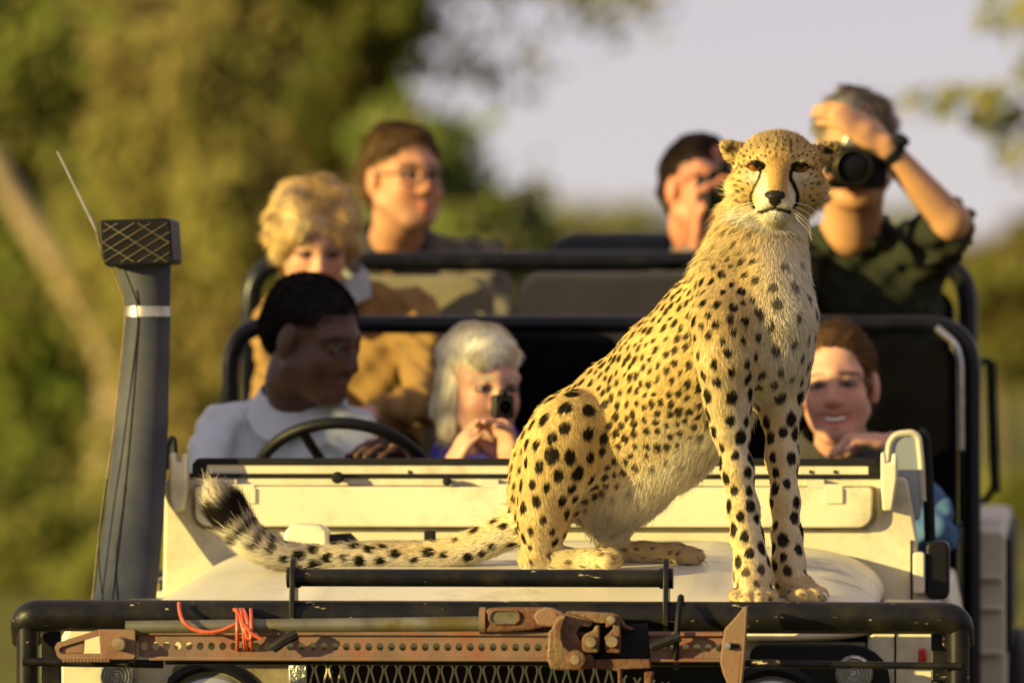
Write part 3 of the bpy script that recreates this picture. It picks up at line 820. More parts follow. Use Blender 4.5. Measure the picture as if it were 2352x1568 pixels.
def clipped(p, d):
    """the part of a line that lies on the intake's face"""
    t0, t1 = -9e9, 9e9
    for c, (lo_, hi_) in enumerate(((236, 389), (512, 602))):
        ta, tb = (lo_ - p[c]) / d[c], (hi_ - p[c]) / d[c]
        t0, t1 = max(t0, min(ta, tb)), min(t1, max(ta, tb))
    return None if t1 - t0 < 12 else ((p[0] + d[0] * t0, p[1] + d[1] * t0), (p[0] + d[0] * t1, p[1] + d[1] * t1))
for k in range(-4, 6):
    for slope in (-0.62, 0.62):
        if slope > 0 and k % 2: continue
        q = clipped((312 + 38 * k, 557), (0.85, 0.85 * slope))
        if q: head_line(*q)
# aerial beside the snorkel
ap = spline([(211, 1385), (231, 1200), (259, 1000), (281, 800), (287, 710), (273, 655), (256, 615), (228, 560), (222, 530)], 5)
an = MB().tube([VL(x, y, SV(y) - 0.05) for x, y in ap], 0.0017, 6).build('aerial_cable', M['bolt'], car, smooth=True)
MB().tube([VL(222, 531, SV(531) - 0.05), VL(131, 347, SV(531) - 0.05)], [0.0026, 0.0018], 6).build('aerial_whip', M['steel'], an, smooth=True)
ap = spline([(238, 1385), (228, 1300), (229, 1230), (246, 1100)], 5)
MB().tube([VL(x, y, SV(y) - 0.07) for x, y in ap], 0.0014, 6).build('lead_wire', M['rubber'], an, smooth=True)

# ------------------------------------------------------------------ high-lift jack lashed to the brush bar
JV = -0.048          # plane of the jack's web, just in front of the bar
jack = empty('high_lift_jack', V2W((0.2, JV, z_at(1512, JV))), -YAW)
tag(jack, 'rusty red high-lift jack with a row of holes lashed along the black brush bar', 'jack')
joff = Vector((0.2, JV, z_at(1512, JV)))
class JB(MB):
    def build(s, name, m, parent=None, **k):
        s.v = [tuple(Vector(p) - joff) for p in s.v]
        return MB.build(s, name, m, parent, **k)
def z5(x, y): return ((1821 + x / 2.352) / 1.19949, (1450 + y / 2.352) / 1.19949)
def z4(x, y): return ((1150 + x / 3.136) / 1.19949, (1620 + y / 3.136) / 1.19949)
def z3(x, y): return ((0 + x / 2.352) / 1.19949, (1500 + y / 2.352) / 1.19949)
def jp(pl, v=JV): return pts2(pl, v)
# holed web
zt_, zb_ = z_at(1457, JV), z_at(1513, JV); zm = z_at(1485.5, JV)
xa, xb = u_at(318, JV), u_at(1668, JV)
pit = 26.0 / 1298.0; hr = 0.0064
q = JB(); nh = int((xb - xa) / pit)
def web_cell(q, x0, x1, v0, v1):
    cx = (x0 + x1) / 2; hole = arc((cx, zm), hr, 0, 2 * math.pi, 12)[:-1]
    hole = [(cx + hr * math.cos(a), zm + hr * 1.12 * math.sin(a)) for a in np.linspace(0, 2 * math.pi, 12, endpoint=False)]
    out = []
    hw_, hh1, hh0 = (x1 - x0) / 2, zt_ - zm, zm - zb_
    for k in range(12):
        a = 2 * math.pi * k / 12; c, s = math.cos(a), math.sin(a)
        t = min(hw_ / abs(c) if abs(c) > 1e-6 else 9, (hh1 if s > 0 else hh0) / abs(s) if abs(s) > 1e-6 else 9)
        out.append((cx + c * t, zm + s * t))
    cor = {1: (x1, zt_), 4: (x0, zt_), 7: (x0, zb_), 10: (x1, zb_)}
    for k, p_ in cor.items(): out[k] = p_
    out[2] = (out[2][0], zt_)
    n = 12
    vsq = [(p_[0], v, p_[1]) for v in (v0, v1) for p_ in out] + [(p_[0], v, p_[1]) for v in (v0, v1) for p_ in hole]
    fs = []
    for i in range(n):
        j = (i + 1) % n
        fs += [(i, j, j + 2*n, i + 2*n), (i + n, i + 3*n, j + 3*n, j + n), (i + 2*n, j + 2*n, j + 3*n, i + 3*n)]
    q.add(vsq, fs)
for i in range(nh): web_cell(q, xa + i * pit, xa + (i + 1) * pit, JV, JV + 0.007)
beam = q.build('rack_bar', M['jack_bar'], jack)
for z_a, z_b, nm in ((zt_ - 0.002, zt_ + 0.0065, 'flange'), (zb_ - 0.004, zb_ + 0.003, 'flange')):
    JB().box((xa + 0.02, JV - 0.009, z_a), (xa + nh * pit - 0.002, JV + 0.016, z_b)).build(nm, M['jack_bar'], beam, bevel=0.002)
# shadowed notches on the rear flange
for i in range(26):
    x = xa + 0.47 + i * 0.0305 * 0.9
    if x < u_at(1255, JV): JB().box((x, JV + 0.012, zt_ + 0.0045), (x + 0.017, JV + 0.02, zt_ + 0.0125)).build('notch', M['jack_bar'], beam)
# clevis plate with a wedge-shaped window
cl_o = [z3(*p) for p in ((355, 665), (372, 632), (640, 548), (870, 548), (880, 562), (880, 728), (866, 742), (395, 742), (372, 722))]
outer = jp(cl_o, JV - 0.016)
inner_full = jp([z3(*p) for p in ((386, 676), (400, 662), (640, 590), (655, 592), (659, 600), (660, 690), (655, 704), (400, 704), (388, 695))], JV - 0.016)
q = JB(); q.ring(outer, inner_full, JV - 0.019, JV - 0.008)
# the solid head is the ring's right side: fill it with the remaining plate
q2 = jp([z3(*p) for p in ((640, 548), (870, 548), (880, 562), (880, 728), (866, 742), (655, 742))], JV - 0.016)
q.prism(q2, JV - 0.0195, JV - 0.0075)
q3 = jp([z3(*p) for p in ((386, 676), (400, 662), (548, 618), (540, 704), (400, 704))], JV - 0.016)
q.prism(q3, JV - 0.013, JV - 0.009)
cp = q.build('clamp_clevis', M['jack_red'], jack, bevel=0.0016)
for i in range(14):
    a = z3(405 + i * 22, 742)
    p_ = VL(a[0], a[1], JV - 0.016)
    JB().box((p_.x, JV - 0.018, p_.z - 0.0042), (p_.x + 0.0045, JV - 0.009, p_.z + 0.001)).build('tooth', M['jack_red'], cp)
def jbolt(px, py, r, L=0.018, v=None, m='bolt', par=None, hexn=6):
    v = JV - 0.012 if v is None else v
    c = VL(px, py, v)
    JB().lathe(c, (0, -1, 0), [(r, 0), (r, L), (r * 0.86, L + 0.003), (0.0005, L + 0.0034)], hexn if hexn > 6 else 24).build('bolt', M[m], par or jack, bevel=0.0, smooth=True)
jbolt(276, 1478, 0.0125, 0.020, JV - 0.019)
# handle tube and its socket
ha, hb = VL(289, 1440, -0.052), VL(1110, 1432, -0.052)
JB().tube([ha, hb], [0.0118, 0.0138], 18).build('handle', M['handle_tube'], jack, smooth=True)
JB().tube([VL(1102, 1424, -0.056), VL(1116, 1424, -0.056)], 0.0235, 22).build('socket_collar', M['jack_red'], jack, smooth=True)
so_ = jp([z4(*p) for p in ((590, 175), (700, 168), (1100, 165), (1180, 172), (1230, 205), (1240, 260), (1150, 330), (960, 365), (760, 378), (590, 378))], -0.075)
slot_o = jp([z4(*p) for p in ((612, 190), (850, 186), (884, 212), (890, 245), (868, 290), (835, 308), (640, 312), (612, 290))], -0.075)
sock = JB().prism(so_, -0.074, -0.040).build('handle_socket', M['jack_cast'], jack, bevel=0.009, seg=4)
o_ = jp([z4(*p) for p in arc((752, 250), 140, 0, 2 * math.pi, 24, 62)[:-1]], -0.075)
def slot_pts(k): return jp([z4(*p) for p in rrect(752 - 140 * k, 250 - 62 * k, 752 + 140 * k, 250 + 62 * k, 58 * k, 5)], -0.075)
JB().ring(slot_pts(1.0), slot_pts(0.84), -0.0785, -0.073).build('slot_rim', M['jack_cast'], sock, bevel=0.0015)
JB().prism(slot_pts(0.86), -0.0752, -0.073).build('slot', M['handle_tube'], sock)
JB().prism(jp([z4(*p) for p in ((1000, 240), (1040, 185), (1100, 165), (1160, 168), (1270, 210), (1240, 300), (1150, 335), (1040, 315))], -0.08), -0.083, -0.06).build('socket_boss', M['jack_red'], sock, bevel=0.004, seg=3)
# lifting mechanism
arm = [z4(*p) for p in ((1240, 235), (1262, 228), (1285, 245), (1262, 300), (1246, 360), (1244, 430), (1268, 500), (1320, 548), (1380, 562), (1412, 585), (1420, 640), (1390, 672), (1340, 675), (1270, 650), (1220, 600), (1185, 530), (1172, 480), (1185, 460), (1180, 400), (1195, 310))]
JB().prism(jp(arm, -0.10), -0.108, -0.088).build('pitman_arm', M['jack_cast'], jack, bevel=0.003, seg=3)
hs = [z4(*p) for p in ((1130, 375), (1160, 350), (1180, 290), (1210, 235), (1290, 212), (1390, 240), (1470, 260), (1520, 285), (1500, 330), (1400, 330), (1370, 390), (1420, 470), (1440, 560), (1520, 580), (1530, 690), (1400, 705), (1200, 705), (1150, 690), (1122, 620), (1120, 560))]
JB().prism(jp(hs, -0.086), -0.088, -0.030).build('runner_housing', M['jack_cast'], jack, bevel=0.004, seg=3)
up = [z4(*p) for p in ((1270, 205), (1330, 195), (1680, 212), (1740, 232), (1770, 275), (1800, 320), (1868, 352), (1850, 362), (1790, 352), (1760, 318), (1700, 308), (1540, 296), (1480, 262), (1390, 238))]
JB().prism(jp(up, -0.084), -0.086, -0.062).build('reversing_lever', M['jack_cast'], jack, bevel=0.003, seg=3)
b1 = [z4(*p) for p in ((1422, 430), (1450, 392), (1520, 362), (1535, 318), (1575, 318), (1572, 470), (1565, 556), (1470, 556), (1432, 540), (1422, 500))]
JB().prism(jp(b1, -0.094), -0.098, -0.060).build('climbing_pin_lug', M['jack_cast'], jack, bevel=0.003, seg=3)
b2 = [z4(*p) for p in ((1618, 420), (1690, 350), (1690, 310), (1640, 340), (1625, 330), (1645, 240), (1690, 230), (1735, 260), (1755, 350), (1750, 560), (1640, 552), (1622, 520))]
JB().prism(jp(b2, -0.094), -0.098, -0.060).build('climbing_pin_lug', M['jack_cast'], jack, bevel=0.003, seg=3)
JB().prism(jp([z4(*p) for p in ((1440, 320), (1800, 320), (1990, 300), (2010, 600), (1530, 610), (1440, 560))], -0.058), -0.060, -0.034).build('lever_backing', M['rubber'], jack, bevel=0.003)
JB().prism(jp([z4(*p) for p in ((1530, 612), (2010, 612), (2018, 690), (1760, 700), (1758, 900), (1735, 900), (1730, 712), (1530, 690))], -0.08), -0.082, -0.040).build('lifting_nose', M['jack_cast'], jack, bevel=0.004, seg=3)
JB().prism(jp([z4(*p) for p in ((1960, 720), (2040, 720), (2020, 830), (1990, 900), (1960, 900))], -0.08), -0.082, -0.045).build('nose_web', M['jack_cast'], jack, bevel=0.004, seg=3)
for x, y, r in ((1500, 462, 0.0105), (1684, 458, 0.0110), (1366, 612, 0.0095), (1676, 270, 0.0082), (1260, 248, 0.0042)):
    a = z4(x, y); jbolt(a[0], a[1], r, 0.012, -0.098 if r > 0.005 else -0.104)
a = z4(1366, 612); c = VL(a[0], a[1], -0.106)
JB().lathe(c, (0, -1, 0), [(0.0165, 0), (0.0165, 0.004), (0.012, 0.0055)], 24).build('washer', M['jack_cast'], jack, smooth=True)
jc = VL(*z4(1180, 240), -0.083)
JB().lathe(jc, (0, -1, 0), [(0.0065, 0), (0.006, 0.0025), (0.001, 0.003)], 14).build('stud', M['jack_red'], jack, smooth=True)
# standing red foot plate
fp = [z5(*p) for p in ((556, 516), (535, 522), (470, 602), (412, 662), (396, 770), (384, 880), (402, 950), (430, 1014), (470, 1110), (500, 1110), (520, 900), (540, 700))]
ft = JB().prism(jp(fp, -0.10), -0.104, -0.092).build('foot_plate', M['jack_red'], jack, bevel=0.0025)
fe = [z5(*p) for p in ((557, 514), (549, 515), (528, 760), (498, 1110), (512, 1110), (540, 860), (552, 640))]
JB().prism(jp(fe, -0.108), -0.110, -0.06).build('foot_flange', M['jack_red'], ft, bevel=0.002)
a = z5(432, 770); jbolt(a[0], a[1], 0.0062, 0.008, -0.104, 'steel', ft)
a = z5(470, 772); c = VL(a[0], a[1], -0.1045)
JB().prism(rrect(c.x - 0.010, c.z - 0.0045, c.x + 0.011, c.z + 0.0045, 0.0042), -0.1052, -0.1038).build('slot', M['rubber'], ft)
# two black straps holding it
for pl in (((1770, 668), (1925, 578)),):
    a, b_ = z3(*pl[0]), z3(*pl[1])
    JB().tube([VL(a[0], a[1], -0.078), VL((a[0] + b_[0]) / 2, (a[1] + b_[1]) / 2 - 3, -0.085), VL(b_[0], b_[1], -0.08)], 0.0095, 8).build('strap_end', M['rubber'], jack, smooth=True)
a, b_ = z4(2022, 505), z4(2270, 415)
JB().tube([VL(a[0], a[1], -0.076), VL(b_[0], b_[1], -0.076)], 0.0088, 8).build('strap_end', M['rubber'], jack, smooth=True)
for px in (632, 1560):
    c = VL(px, 1445, 0.0); loop = []
    for k in range(16):
        t = 2 * math.pi * k / 16
        loop.append(Vector((c.x + 0.004 * math.sin(t), -0.018 + 0.052 * math.cos(t), z_at(1450, -0.02) + 0.062 * math.sin(t))))
    if px == 632: continue
    JB().tube(loop, 0.006, 6, closed=True).build('strap', M['rubber'], jack, smooth=True)

# ------------------------------------------------------------------ red cord knotted round bar and jack
cm = MB()
tail = [z3(*p) for p in ((1161, 376), (1165, 430), (1185, 490), (1235, 535), (1300, 560), (1370, 566), (1440, 553), (1500, 528), (1545, 512), (1580, 520))]
pts = [VL(x, y, -0.068 - 0.014 * math.sin(i / 9 * 3.1)) for i, (x, y) in enumerate(tail)]
pts[0] = VL(*tail[0], -0.034); pts[1] = VL(*tail[1], -0.050)
cm.tube([Vector(p) for p in spline([tuple(p) for p in pts], 6)], 0.0036, 8)
for off, lean in ((0, 0), (14, 10), (27, 22), (40, 2), (8, 30)):
    lp = []
    for k in range(14):
        t = 2 * math.pi * k / 14
        px = 549 + off * 0.80 + lean * 0.5 * math.sin(t + 0.6); py = 1447 + 48 * math.sin(t)
        lp.append(VL(px - 4, py, -0.028 + 0.052 * -math.cos(t) * (1.0 if math.cos(t) > 0 else 0.55)))
    lp = [Vector(p) for p in spline([tuple(p) for p in lp + lp[:1]], 3)][:-1]
    cm.tube(lp, 0.0034, 7, closed=True)
kn = [z3(*p) for p in ((1580, 510), (1610, 540), (1628, 580), (1618, 610), (1600, 590), (1590, 540), (1640, 580), (1692, 610))]
cm.tube([Vector(p) for p in spline([tuple(VL(x, y, -0.092)) for x, y in kn], 5)], 0.0034, 7)
org = VL(560, 1500, -0.05)
cord = cm.build('tie_cord', M['cord_red'], None, smooth=True, origin=org)
cord.location = V2W(org); cord.rotation_euler = (0, 0, -YAW)
tag(cord, 'thin red cord knotted round the jack and the brush bar', 'cord')

# ------------------------------------------------------------------ cheetah sitting on the hood
def w2v(P):
    x, y = P[..., 0] - VO.x, P[..., 1]
    return x * cy_ - y * sy_, x * sy_ + y * cy_
def hood_under(P):
    u, v = w2v(P); return hood_z(u, v)
PXM = 1.0 / 1250.0
fwd = np.array([0.79, -0.61, 0.0]); lat = np.array([-0.61, -0.79, 0.0])
DOWN = np.array([0, 0, -1.0])
def A(px, py, d): return np.array(W(px, py, d))
PR = []      # (region, points, radii, k, flat, flow)
def pr(region, pts, rs, k=0.03, flat=None, flow=None, shrink=5):
    P = [A(*p) for p in pts]; R = [max(r - shrink, 3) * PXM for r in rs]
    if flow is None: flow = [(P[min(i + 1, len(P) - 1)] - P[max(i - 1, 0)]) for i in range(len(P))]
    elif isinstance(flow, np.ndarray): flow = [flow] * len(P)
    PR.append((region, P, R, k, flat, [f / (np.linalg.norm(f) + 1e-9) for f in flow]))
back = -fwd * 0.62 + DOWN * 0.78
FL = (lat, 0.78)
pr('trunk', [(1726, 672, 12.86), (1672, 742, 12.90), (1608, 820, 12.95), (1558, 874, 12.98), (1492, 934, 13.04), (1408, 992, 13.09), (1325, 1040, 13.14), (1275, 1095, 13.16)], [104, 122, 135, 138, 133, 122, 112, 98], 0.04, FL, back)
pr('trunk', [(1690, 615, 12.93), (1600, 705, 12.97), (1500, 805, 13.03), (1398, 900, 13.10), (1304, 978, 13.15)], [50, 50, 50, 50, 55], 0.05, None, back)      # spine line
pr('rump', [(1304, 988, 13.15), (1254, 1062, 13.16), (1236, 1150, 13.16), (1238, 1225, 13.15)], [72, 64, 54, 48], 0.05, None, DOWN - fwd * 0.2)
pr('belly', [(1640, 930, 12.98), (1540, 1010, 13.05), (1450, 1095, 13.12), (1395, 1175, 13.16)], [95, 98, 88, 66], 0.05, (lat, 0.85), -fwd * 0.35 + DOWN)
pr('chest', [(1788, 650, 12.84), (1786, 730, 12.835), (1772, 820, 12.85), (1755, 895, 12.88)], [64, 78, 72, 44], 0.05, None, DOWN + fwd * 0.1)
pr('neck', [(1780, 440, 12.92), (1748, 520, 12.90), (1716, 612, 12.90)], [78, 80, 96], 0.05, None, DOWN - fwd * 0.35)
pr('throat', [(1776, 505, 12.905), (1776, 575, 12.875), (1780, 650, 12.845)], [54, 60, 62], 0.04, None, DOWN)
# near (right) foreleg
pr('shoulder', [(1660, 665, 12.84), (1662, 745, 12.80), (1670, 830, 12.79)], [54, 70, 66], 0.04, None, DOWN - fwd * 0.15)
pr('upperleg', [(1668, 830, 12.79), (1672, 920, 12.80), (1677, 985, 12.80)], [66, 50, 42], 0.03, None, DOWN)
pr('foreleg', [(1677, 985, 12.80), (1694, 1080, 12.79), (1708, 1170, 12.79), (1716, 1235, 12.79), (1727, 1300, 12.785), (1731, 1335, 12.78)], [42, 37, 36, 37, 40, 42], 0.02, None, None)
# far (left) foreleg
pr('shoulder', [(1798, 640, 12.90), (1810, 720, 12.90), (1806, 810, 12.89)], [50, 52, 50], 0.04, None, DOWN)
pr('upperleg', [(1806, 790, 12.89), (1800, 880, 12.88), (1792, 950, 12.87)], [50, 50, 44], 0.03, None, DOWN)
pr('foreleg', [(1794, 950, 12.87), (1796, 1050, 12.86), (1803, 1150, 12.85), (1808, 1230, 12.845), (1811, 1290, 12.84), (1816, 1330, 12.835)], [45, 38, 34, 35, 38, 40], 0.02, None, None)
# near hind leg
pr('thigh', [(1272, 1012, 13.07), (1310, 988, 13.05), (1328, 978, 13.04)], [70, 80, 70], 0.03, None, DOWN * 0.8 - fwd * 0.6)
pr('thigh', [(1328, 978, 13.04), (1290, 1060, 13.04), (1254, 1150, 13.05)], [68, 80, 66], 0.035, None, DOWN)
pr('shin', [(1262, 1120, 13.045), (1248, 1200, 13.045), (1240, 1262, 13.05)], [66, 58, 44], 0.02, None, DOWN)
pr('hfoot', [(1222, 1280, 13.06), (1290, 1288, 13.045), (1360, 1287, 13.03)], [38, 32, 34], 0.018, None, None)
# far hind leg
pr('inner', [(1500, 1035, 13.24), (1440, 1130, 13.25), (1405, 1215, 13.26)], [70, 64, 48], 0.03, None, DOWN)
pr('hfoot', [(1400, 1270, 13.28), (1480, 1277, 13.26), (1555, 1276, 13.24)], [32, 29, 31], 0.015, None, None)
# tail
TP = [(1215, 1200, 13.17), (1170, 1215, 13.18), (1110, 1245, 13.20), (1040, 1268, 13.215), (960, 1281, 13.225), (860, 1284, 13.23), (750, 1283, 13.235), (660, 1277, 13.235), (600, 1258, 13.235), (560, 1222, 13.24), (530, 1182, 13.24), (505, 1146, 13.24)]
TP = [tuple(p) for p in spline(TP, 3)]
TR = np.interp(np.linspace(0, 1, len(TP)), [0, 0.1, 0.3, 0.7, 0.85, 0.95, 1], [42, 34, 28, 25, 29, 31, 25])
tP = [A(*p) for p in TP]
for i, p in enumerate(tP):      # the tail lies on the hood
    hz = float(hood_under(np.array(p)))
    lo = hz + TR[i] * PXM * 0.8
    if p[2] < lo: tP[i] = np.array([p[0], p[1], lo])
PR.append(('tail', tP, [max(r - 5, 3) * PXM for r in TR], 0.02, None, [(lambda v: v / np.linalg.norm(v))(tP[min(i + 1, len(tP) - 1)] - tP[max(i - 1, 0)]) for i in range(len(tP))]))
TAIL = PR[-1]
# paws
ELL = []     # (region, centre, radii, rotation, k, sub)
def paw(c_px, w, toes, rr=15, dz=0.0):
    pass
def toe(region, px, py, d, r, fl):
    PR.append((region, [A(px, py, d) + np.array(fl) * -0.018, A(px, py, d)], [r * 1.0 * PXM, r * PXM], 0.004, None, [np.array(fl)] * 2))
for i, (x, y, d) in enumerate(((1692, 1356, 12.745), (1717, 1362, 12.728), (1745, 1362, 12.726), (1768, 1355, 12.742))):
    toe('paw', x, y, d, 17.5, (0, -0.95, -0.3))
pr('paw', [(1730, 1335, 12.785), (1730, 1350, 12.765)], [46, 42], 0.015, None, np.array([0, -0.8, -0.6]))
for i, (x, y, d) in enumerate(((1842, 1360, 12.775), (1868, 1357, 12.785), (1884, 1352, 12.81), (1870, 1345, 12.84))):
    toe('paw', x, y, d, 16.5, (0.9, -0.35, -0.25))
pr('paw', [(1812, 1345, 12.835), (1845, 1345, 12.815)], [34, 30], 0.015, None, np.array([0.85, -0.4, -0.3]))
for (x, y, d) in ((1392, 1290, 12.995), (1410, 1285, 13.02), (1402, 1278, 13.05)):
    toe('hfoot', x, y, d, 20, (0.9, -0.35, -0.15))
for (x, y, d) in ((1588, 1283, 13.205), (1600, 1279, 13.235), (1585, 1272, 13.27)):
    toe('hfoot', x, y, d, 18, (0.9, -0.35, -0.15))
# keep all paws above the hood
for it in PR:
    if it[0] in ('paw', 'hfoot'):
        for i in range(len(it[1])):
            lo = float(hood_under(np.array(it[1][i]))) + it[2][i] * 0.86
            if it[1][i][2] < lo or it[0] == 'paw' and it[2][i] < 0.02: it[1][i] = np.array([it[1][i][0], it[1][i][1], lo])

# head, in its own frame: x to the image right, y towards the camera, z up (pixels of the measured view)
HC = A(1786, 408, 12.87); HU = 12.87 / FPX
roll = math.radians(-1.5)
HX = np.array([math.cos(roll), 0, math.sin(roll)]); HYv = np.array([0.02, -1.0, -0.05]); HYv /= np.linalg.norm(HYv); HZv = np.cross(HYv, HX) * -1
HZv /= np.linalg.norm(HZv)
if HZv[2] < 0: HZv = -HZv
HR = np.stack([HX, HYv, HZv], 1)
def H(x, y, z): return HC + HU * (HR @ np.array([x, y, z], float))
HEADS = []
def he(c, r, k=10, sub=False): HEADS.append(('e', c, r, k, sub))
def hc_(a, b_, ra, rb, k=10, sub=False, flat=None): HEADS.append(('c', a, b_, ra, rb, k, sub, flat))
he((0, -25, 26), (94, 92, 72), 12)
he((0, 12, 40), (76, 60, 50), 25)             # forehead
he((0, -8, -22), (101, 68, 60), 25)           # cheeks
he((-58, 12, -20), (44, 46, 50), 22); he((58, 12, -20), (44, 46, 50), 22)
hc_((0, 50, 40), (-7, 96, -26), 36, 25, 24)   # nose bridge
he((-7, 66, -50), (41, 56, 31), 20)           # muzzle
he((-28, 84, -58), (22, 32, 19), 12); he((15, 84, -58), (22, 32, 19), 12)
he((-7, 84, -82), (27, 28, 14), 12)           # chin
hc_((-6, 66, -78), (-2, 16, -66), 22, 42, 22)
he((-9, 116, -40), (21.5, 12, 10), 5)           # nose pad
he((-9, 111, -50), (12, 11, 13), 5)
hc_((-18, 62, 42), (-78, 40, 44), 15, 14, 26); hc_((16, 62, 42), (74, 40, 44), 15, 14, 26)   # brow
hc_((-32, 62, 2), (-76, 42, 6), 14, 14, 20); hc_((28, 62, 2), (72, 42, 6), 14, 14, 20)       # under the eye
EYES = [(-53, 25), (48, 25)]
for ex, ez in EYES:
    s = -1 if ex < 0 else 1
    he((ex, 82, ez), (17.5, 24, 8.5), 5, True)
    he((ex - s * 12, 84, ez - 3), (9, 20, 6), 5, True)
    hc_((ex - s * 20, 70, ez + 8), (ex + s * 2, 72, ez + 10.5), 5.2, 6.4, 6); hc_((ex + s * 2, 72, ez + 10.5), (ex + s * 24, 59, ez + 7), 6.4, 5.2, 6)   # heavy upper lid
# mouth groove
hc_((-9, 118, -66), (-38, 104, -76), 3.5, 3, 4, True); hc_((-9, 118, -66), (22, 104, -74), 3.5, 3, 4, True)
# ears
for s, pts in ((-1, ((-80, -18, 44), (-106, -8, 56), (-118, -5, 64))), (1, ((84, -18, 44), (112, -8, 58), (127, -5, 67)))):
    fl = ((s * 0.35, 1, 0.15), 0.5)
    hc_(pts[0], pts[1], 25, 20, 18, False, fl); hc_(pts[1], pts[2], 20, 14, 10, False, fl)
    he((pts[1][0] + s * 1, 7, pts[1][2] + 1), (17, 12, 11), 6, True)

lo = np.array([-0.62, 0.02, 1.0]); hi = np.array([0.66, 0.98, 1.98])
allP = np.concatenate([np.array(p[1]) for p in PR] + [np.array([H(-150, 0, 0), H(150, 130, 120), H(0, -140, 0)])])
lo = allP.min(0) - 0.16; hi = allP.max(0) + 0.16
lo[0] = tP[-1][0] - 0.06; lo[2] = 1.03; hi[2] = H(0, 0, 130)[2]; lo[1] = min(p[1] for p in allP) - 0.05; hi[0] = H(150, 0, 0)[0] + 0.03; hi[1] = 0.98
FC = Field(lo, hi, 0.0029)
for reg, P, R, k, flat, flow in PR:
    FC.chain(P, R, k, flat)
for e in HEADS:
    if e[0] == 'e': FC.ell(H(*e[1]), np.array(e[2]) * HU, HR, e[3] * HU, e[4])
    else:
        _, a, b_, ra, rb, k, sub, flat = e
        fl = None if flat is None else (HR @ np.array(flat[0], float), flat[1])
        FC.cone(H(*a), H(*b_), ra * HU, rb * HU, k * HU, fl, sub)
CV, CF = FC.mesh(); del FC
CV = relax(CV, CF, 2, 0.45)
CN = vnormals(CV, CF)

# ---- regions of the coat
REG = {  # spot radius, spacing, white, hair length, darkness of spots
    'trunk': (0.0068, 0.0186, 0.0, 0.0072, 0.96), 'rump': (0.0080, 0.0230, 0.0, 0.008, 0.96), 'belly': (0.0062, 0.034, 0.75, 0.020, 0.45),
    'chest': (0.0080, 0.032, 0.62, 0.012, 0.85), 'neck': (0.0058, 0.0205, 0.15, 0.012, 0.75), 'throat': (0.0055, 0.060, 0.88, 0.013, 0.35),
    'shoulder': (0.0073, 0.0215, 0.08, 0.009, 1.0), 'upperleg': (0.0104, 0.033, 0.25, 0.008, 1.0), 'foreleg': (0.0095, 0.0265, 0.22, 0.0055, 1.0),
    'paw': (0.0048, 0.026, 0.25, 0.006, 0.8), 'thigh': (0.0118, 0.0320, 0.02, 0.0075, 1.0), 'shin': (0.0074, 0.0255, 0.12, 0.007, 1.0),
    'hfoot': (0.0038, 0.022, 0.25, 0.0065, 0.75), 'inner': (0.007, 0.038, 0.65, 0.015, 0.6), 'tail': (0.0085, 0.027, 0.30, 0.012, 1.0), 'head': (0.0027, 0.0092, 0.0, 0.0065, 0.85)}
RN = list(REG)
RT = np.array([REG[r] for r in RN])
def region_weights(P):
    D = np.full((len(P), len(RN)), 1.0, np.float32); FLW = np.zeros((len(P), 3)); WS = np.zeros(len(P)); tt = np.zeros(len(P))
    for reg, Q, R, k, flat, flow in PR:
        ri = RN.index(reg)
        for i in range(len(Q) - 1):
            a, ba = Q[i], Q[i+1] - Q[i]; L = ba @ ba + 1e-12
            t = np.clip(((P - a) @ ba) / L, 0, 1)
            e = P - a - t[:, None] * ba
            if flat is not None:
                w = e @ (flat[0] / np.linalg.norm(flat[0])); d = np.sqrt((e * e).sum(1) + w * w * (1 / flat[1] ** 2 - 1))
            else: d = np.linalg.norm(e, axis=1)
            d = d - (R[i] + t * (R[i+1] - R[i]))
            if reg == 'tail':
                tt = np.where(d < D[:, ri], (i + t) / (len(Q) - 1), tt)
            D[:, ri] = np.minimum(D[:, ri], d)
            ww = np.exp(-np.clip(d, 0, 1) / 0.008)
            FLW += ww[:, None] * (flow[i] * (1 - t)[:, None] + flow[i+1] * t[:, None]); WS += ww
    L = (P - HC) @ HR / HU                      # head frame
    hd = np.sqrt((L[:, 0] / 112) ** 2 + ((L[:, 1] - 5) / 125) ** 2 + ((L[:, 2] - 5) / 103) ** 2) - 1
    D[:, RN.index('head')] = hd * 0.05
    Wt = np.exp(-np.clip(D, 0, 1) / 0.007); Wt /= Wt.sum(1)[:, None]
    return Wt, FLW / (WS[:, None] + 1e-9), tt, L
VW, VF, VT, VL_ = region_weights(CV)
FINE = np.float32(0.0)
# ---- spots: darts thrown on the skin
def throw(V, rad, space, seed):
    r = np.random.default_rng(seed); idx = r.permutation(len(V))[:60000]
    cell = 0.012; grid = {}; out = []
    for i in idx:
        s = space[i]; p = V[i]; c = tuple((p / cell).astype(int)); R_ = int(s / cell) + 1; ok = True
        for a in range(-R_, R_ + 1):
            for b_ in range(-R_, R_ + 1):
                for e in range(-R_, R_ + 1):
                    for j in grid.get((c[0]+a, c[1]+b_, c[2]+e), ()):
                        if ((V[j] - p) ** 2).sum() < s * s: ok = False; break
                    if not ok: break
                if not ok: break
            if not ok: break
        if ok: grid.setdefault(c, []).append(i); out.append(i)
    return np.array(out)
prm = VW @ RT
vis = CN @ np.array([0.0, -1.0, 0.05])
body_v = np.where((VW[:, RN.index('head')] < 0.5) & (vis > -0.6))[0]
sidx = body_v[throw(CV[body_v], prm[body_v, 0], prm[body_v, 1] * np.random.default_rng(3).uniform(0.92, 1.12, len(body_v)), 5)]
head_v = np.where((VW[:, RN.index('head')] >= 0.5) & (vis > -0.6))[0]
hidx = head_v[throw(CV[head_v], prm[head_v, 0], prm[head_v, 1], 6)]
SP = np.concatenate([CV[sidx], CV[hidx]]); r_ = np.random.default_rng(9)
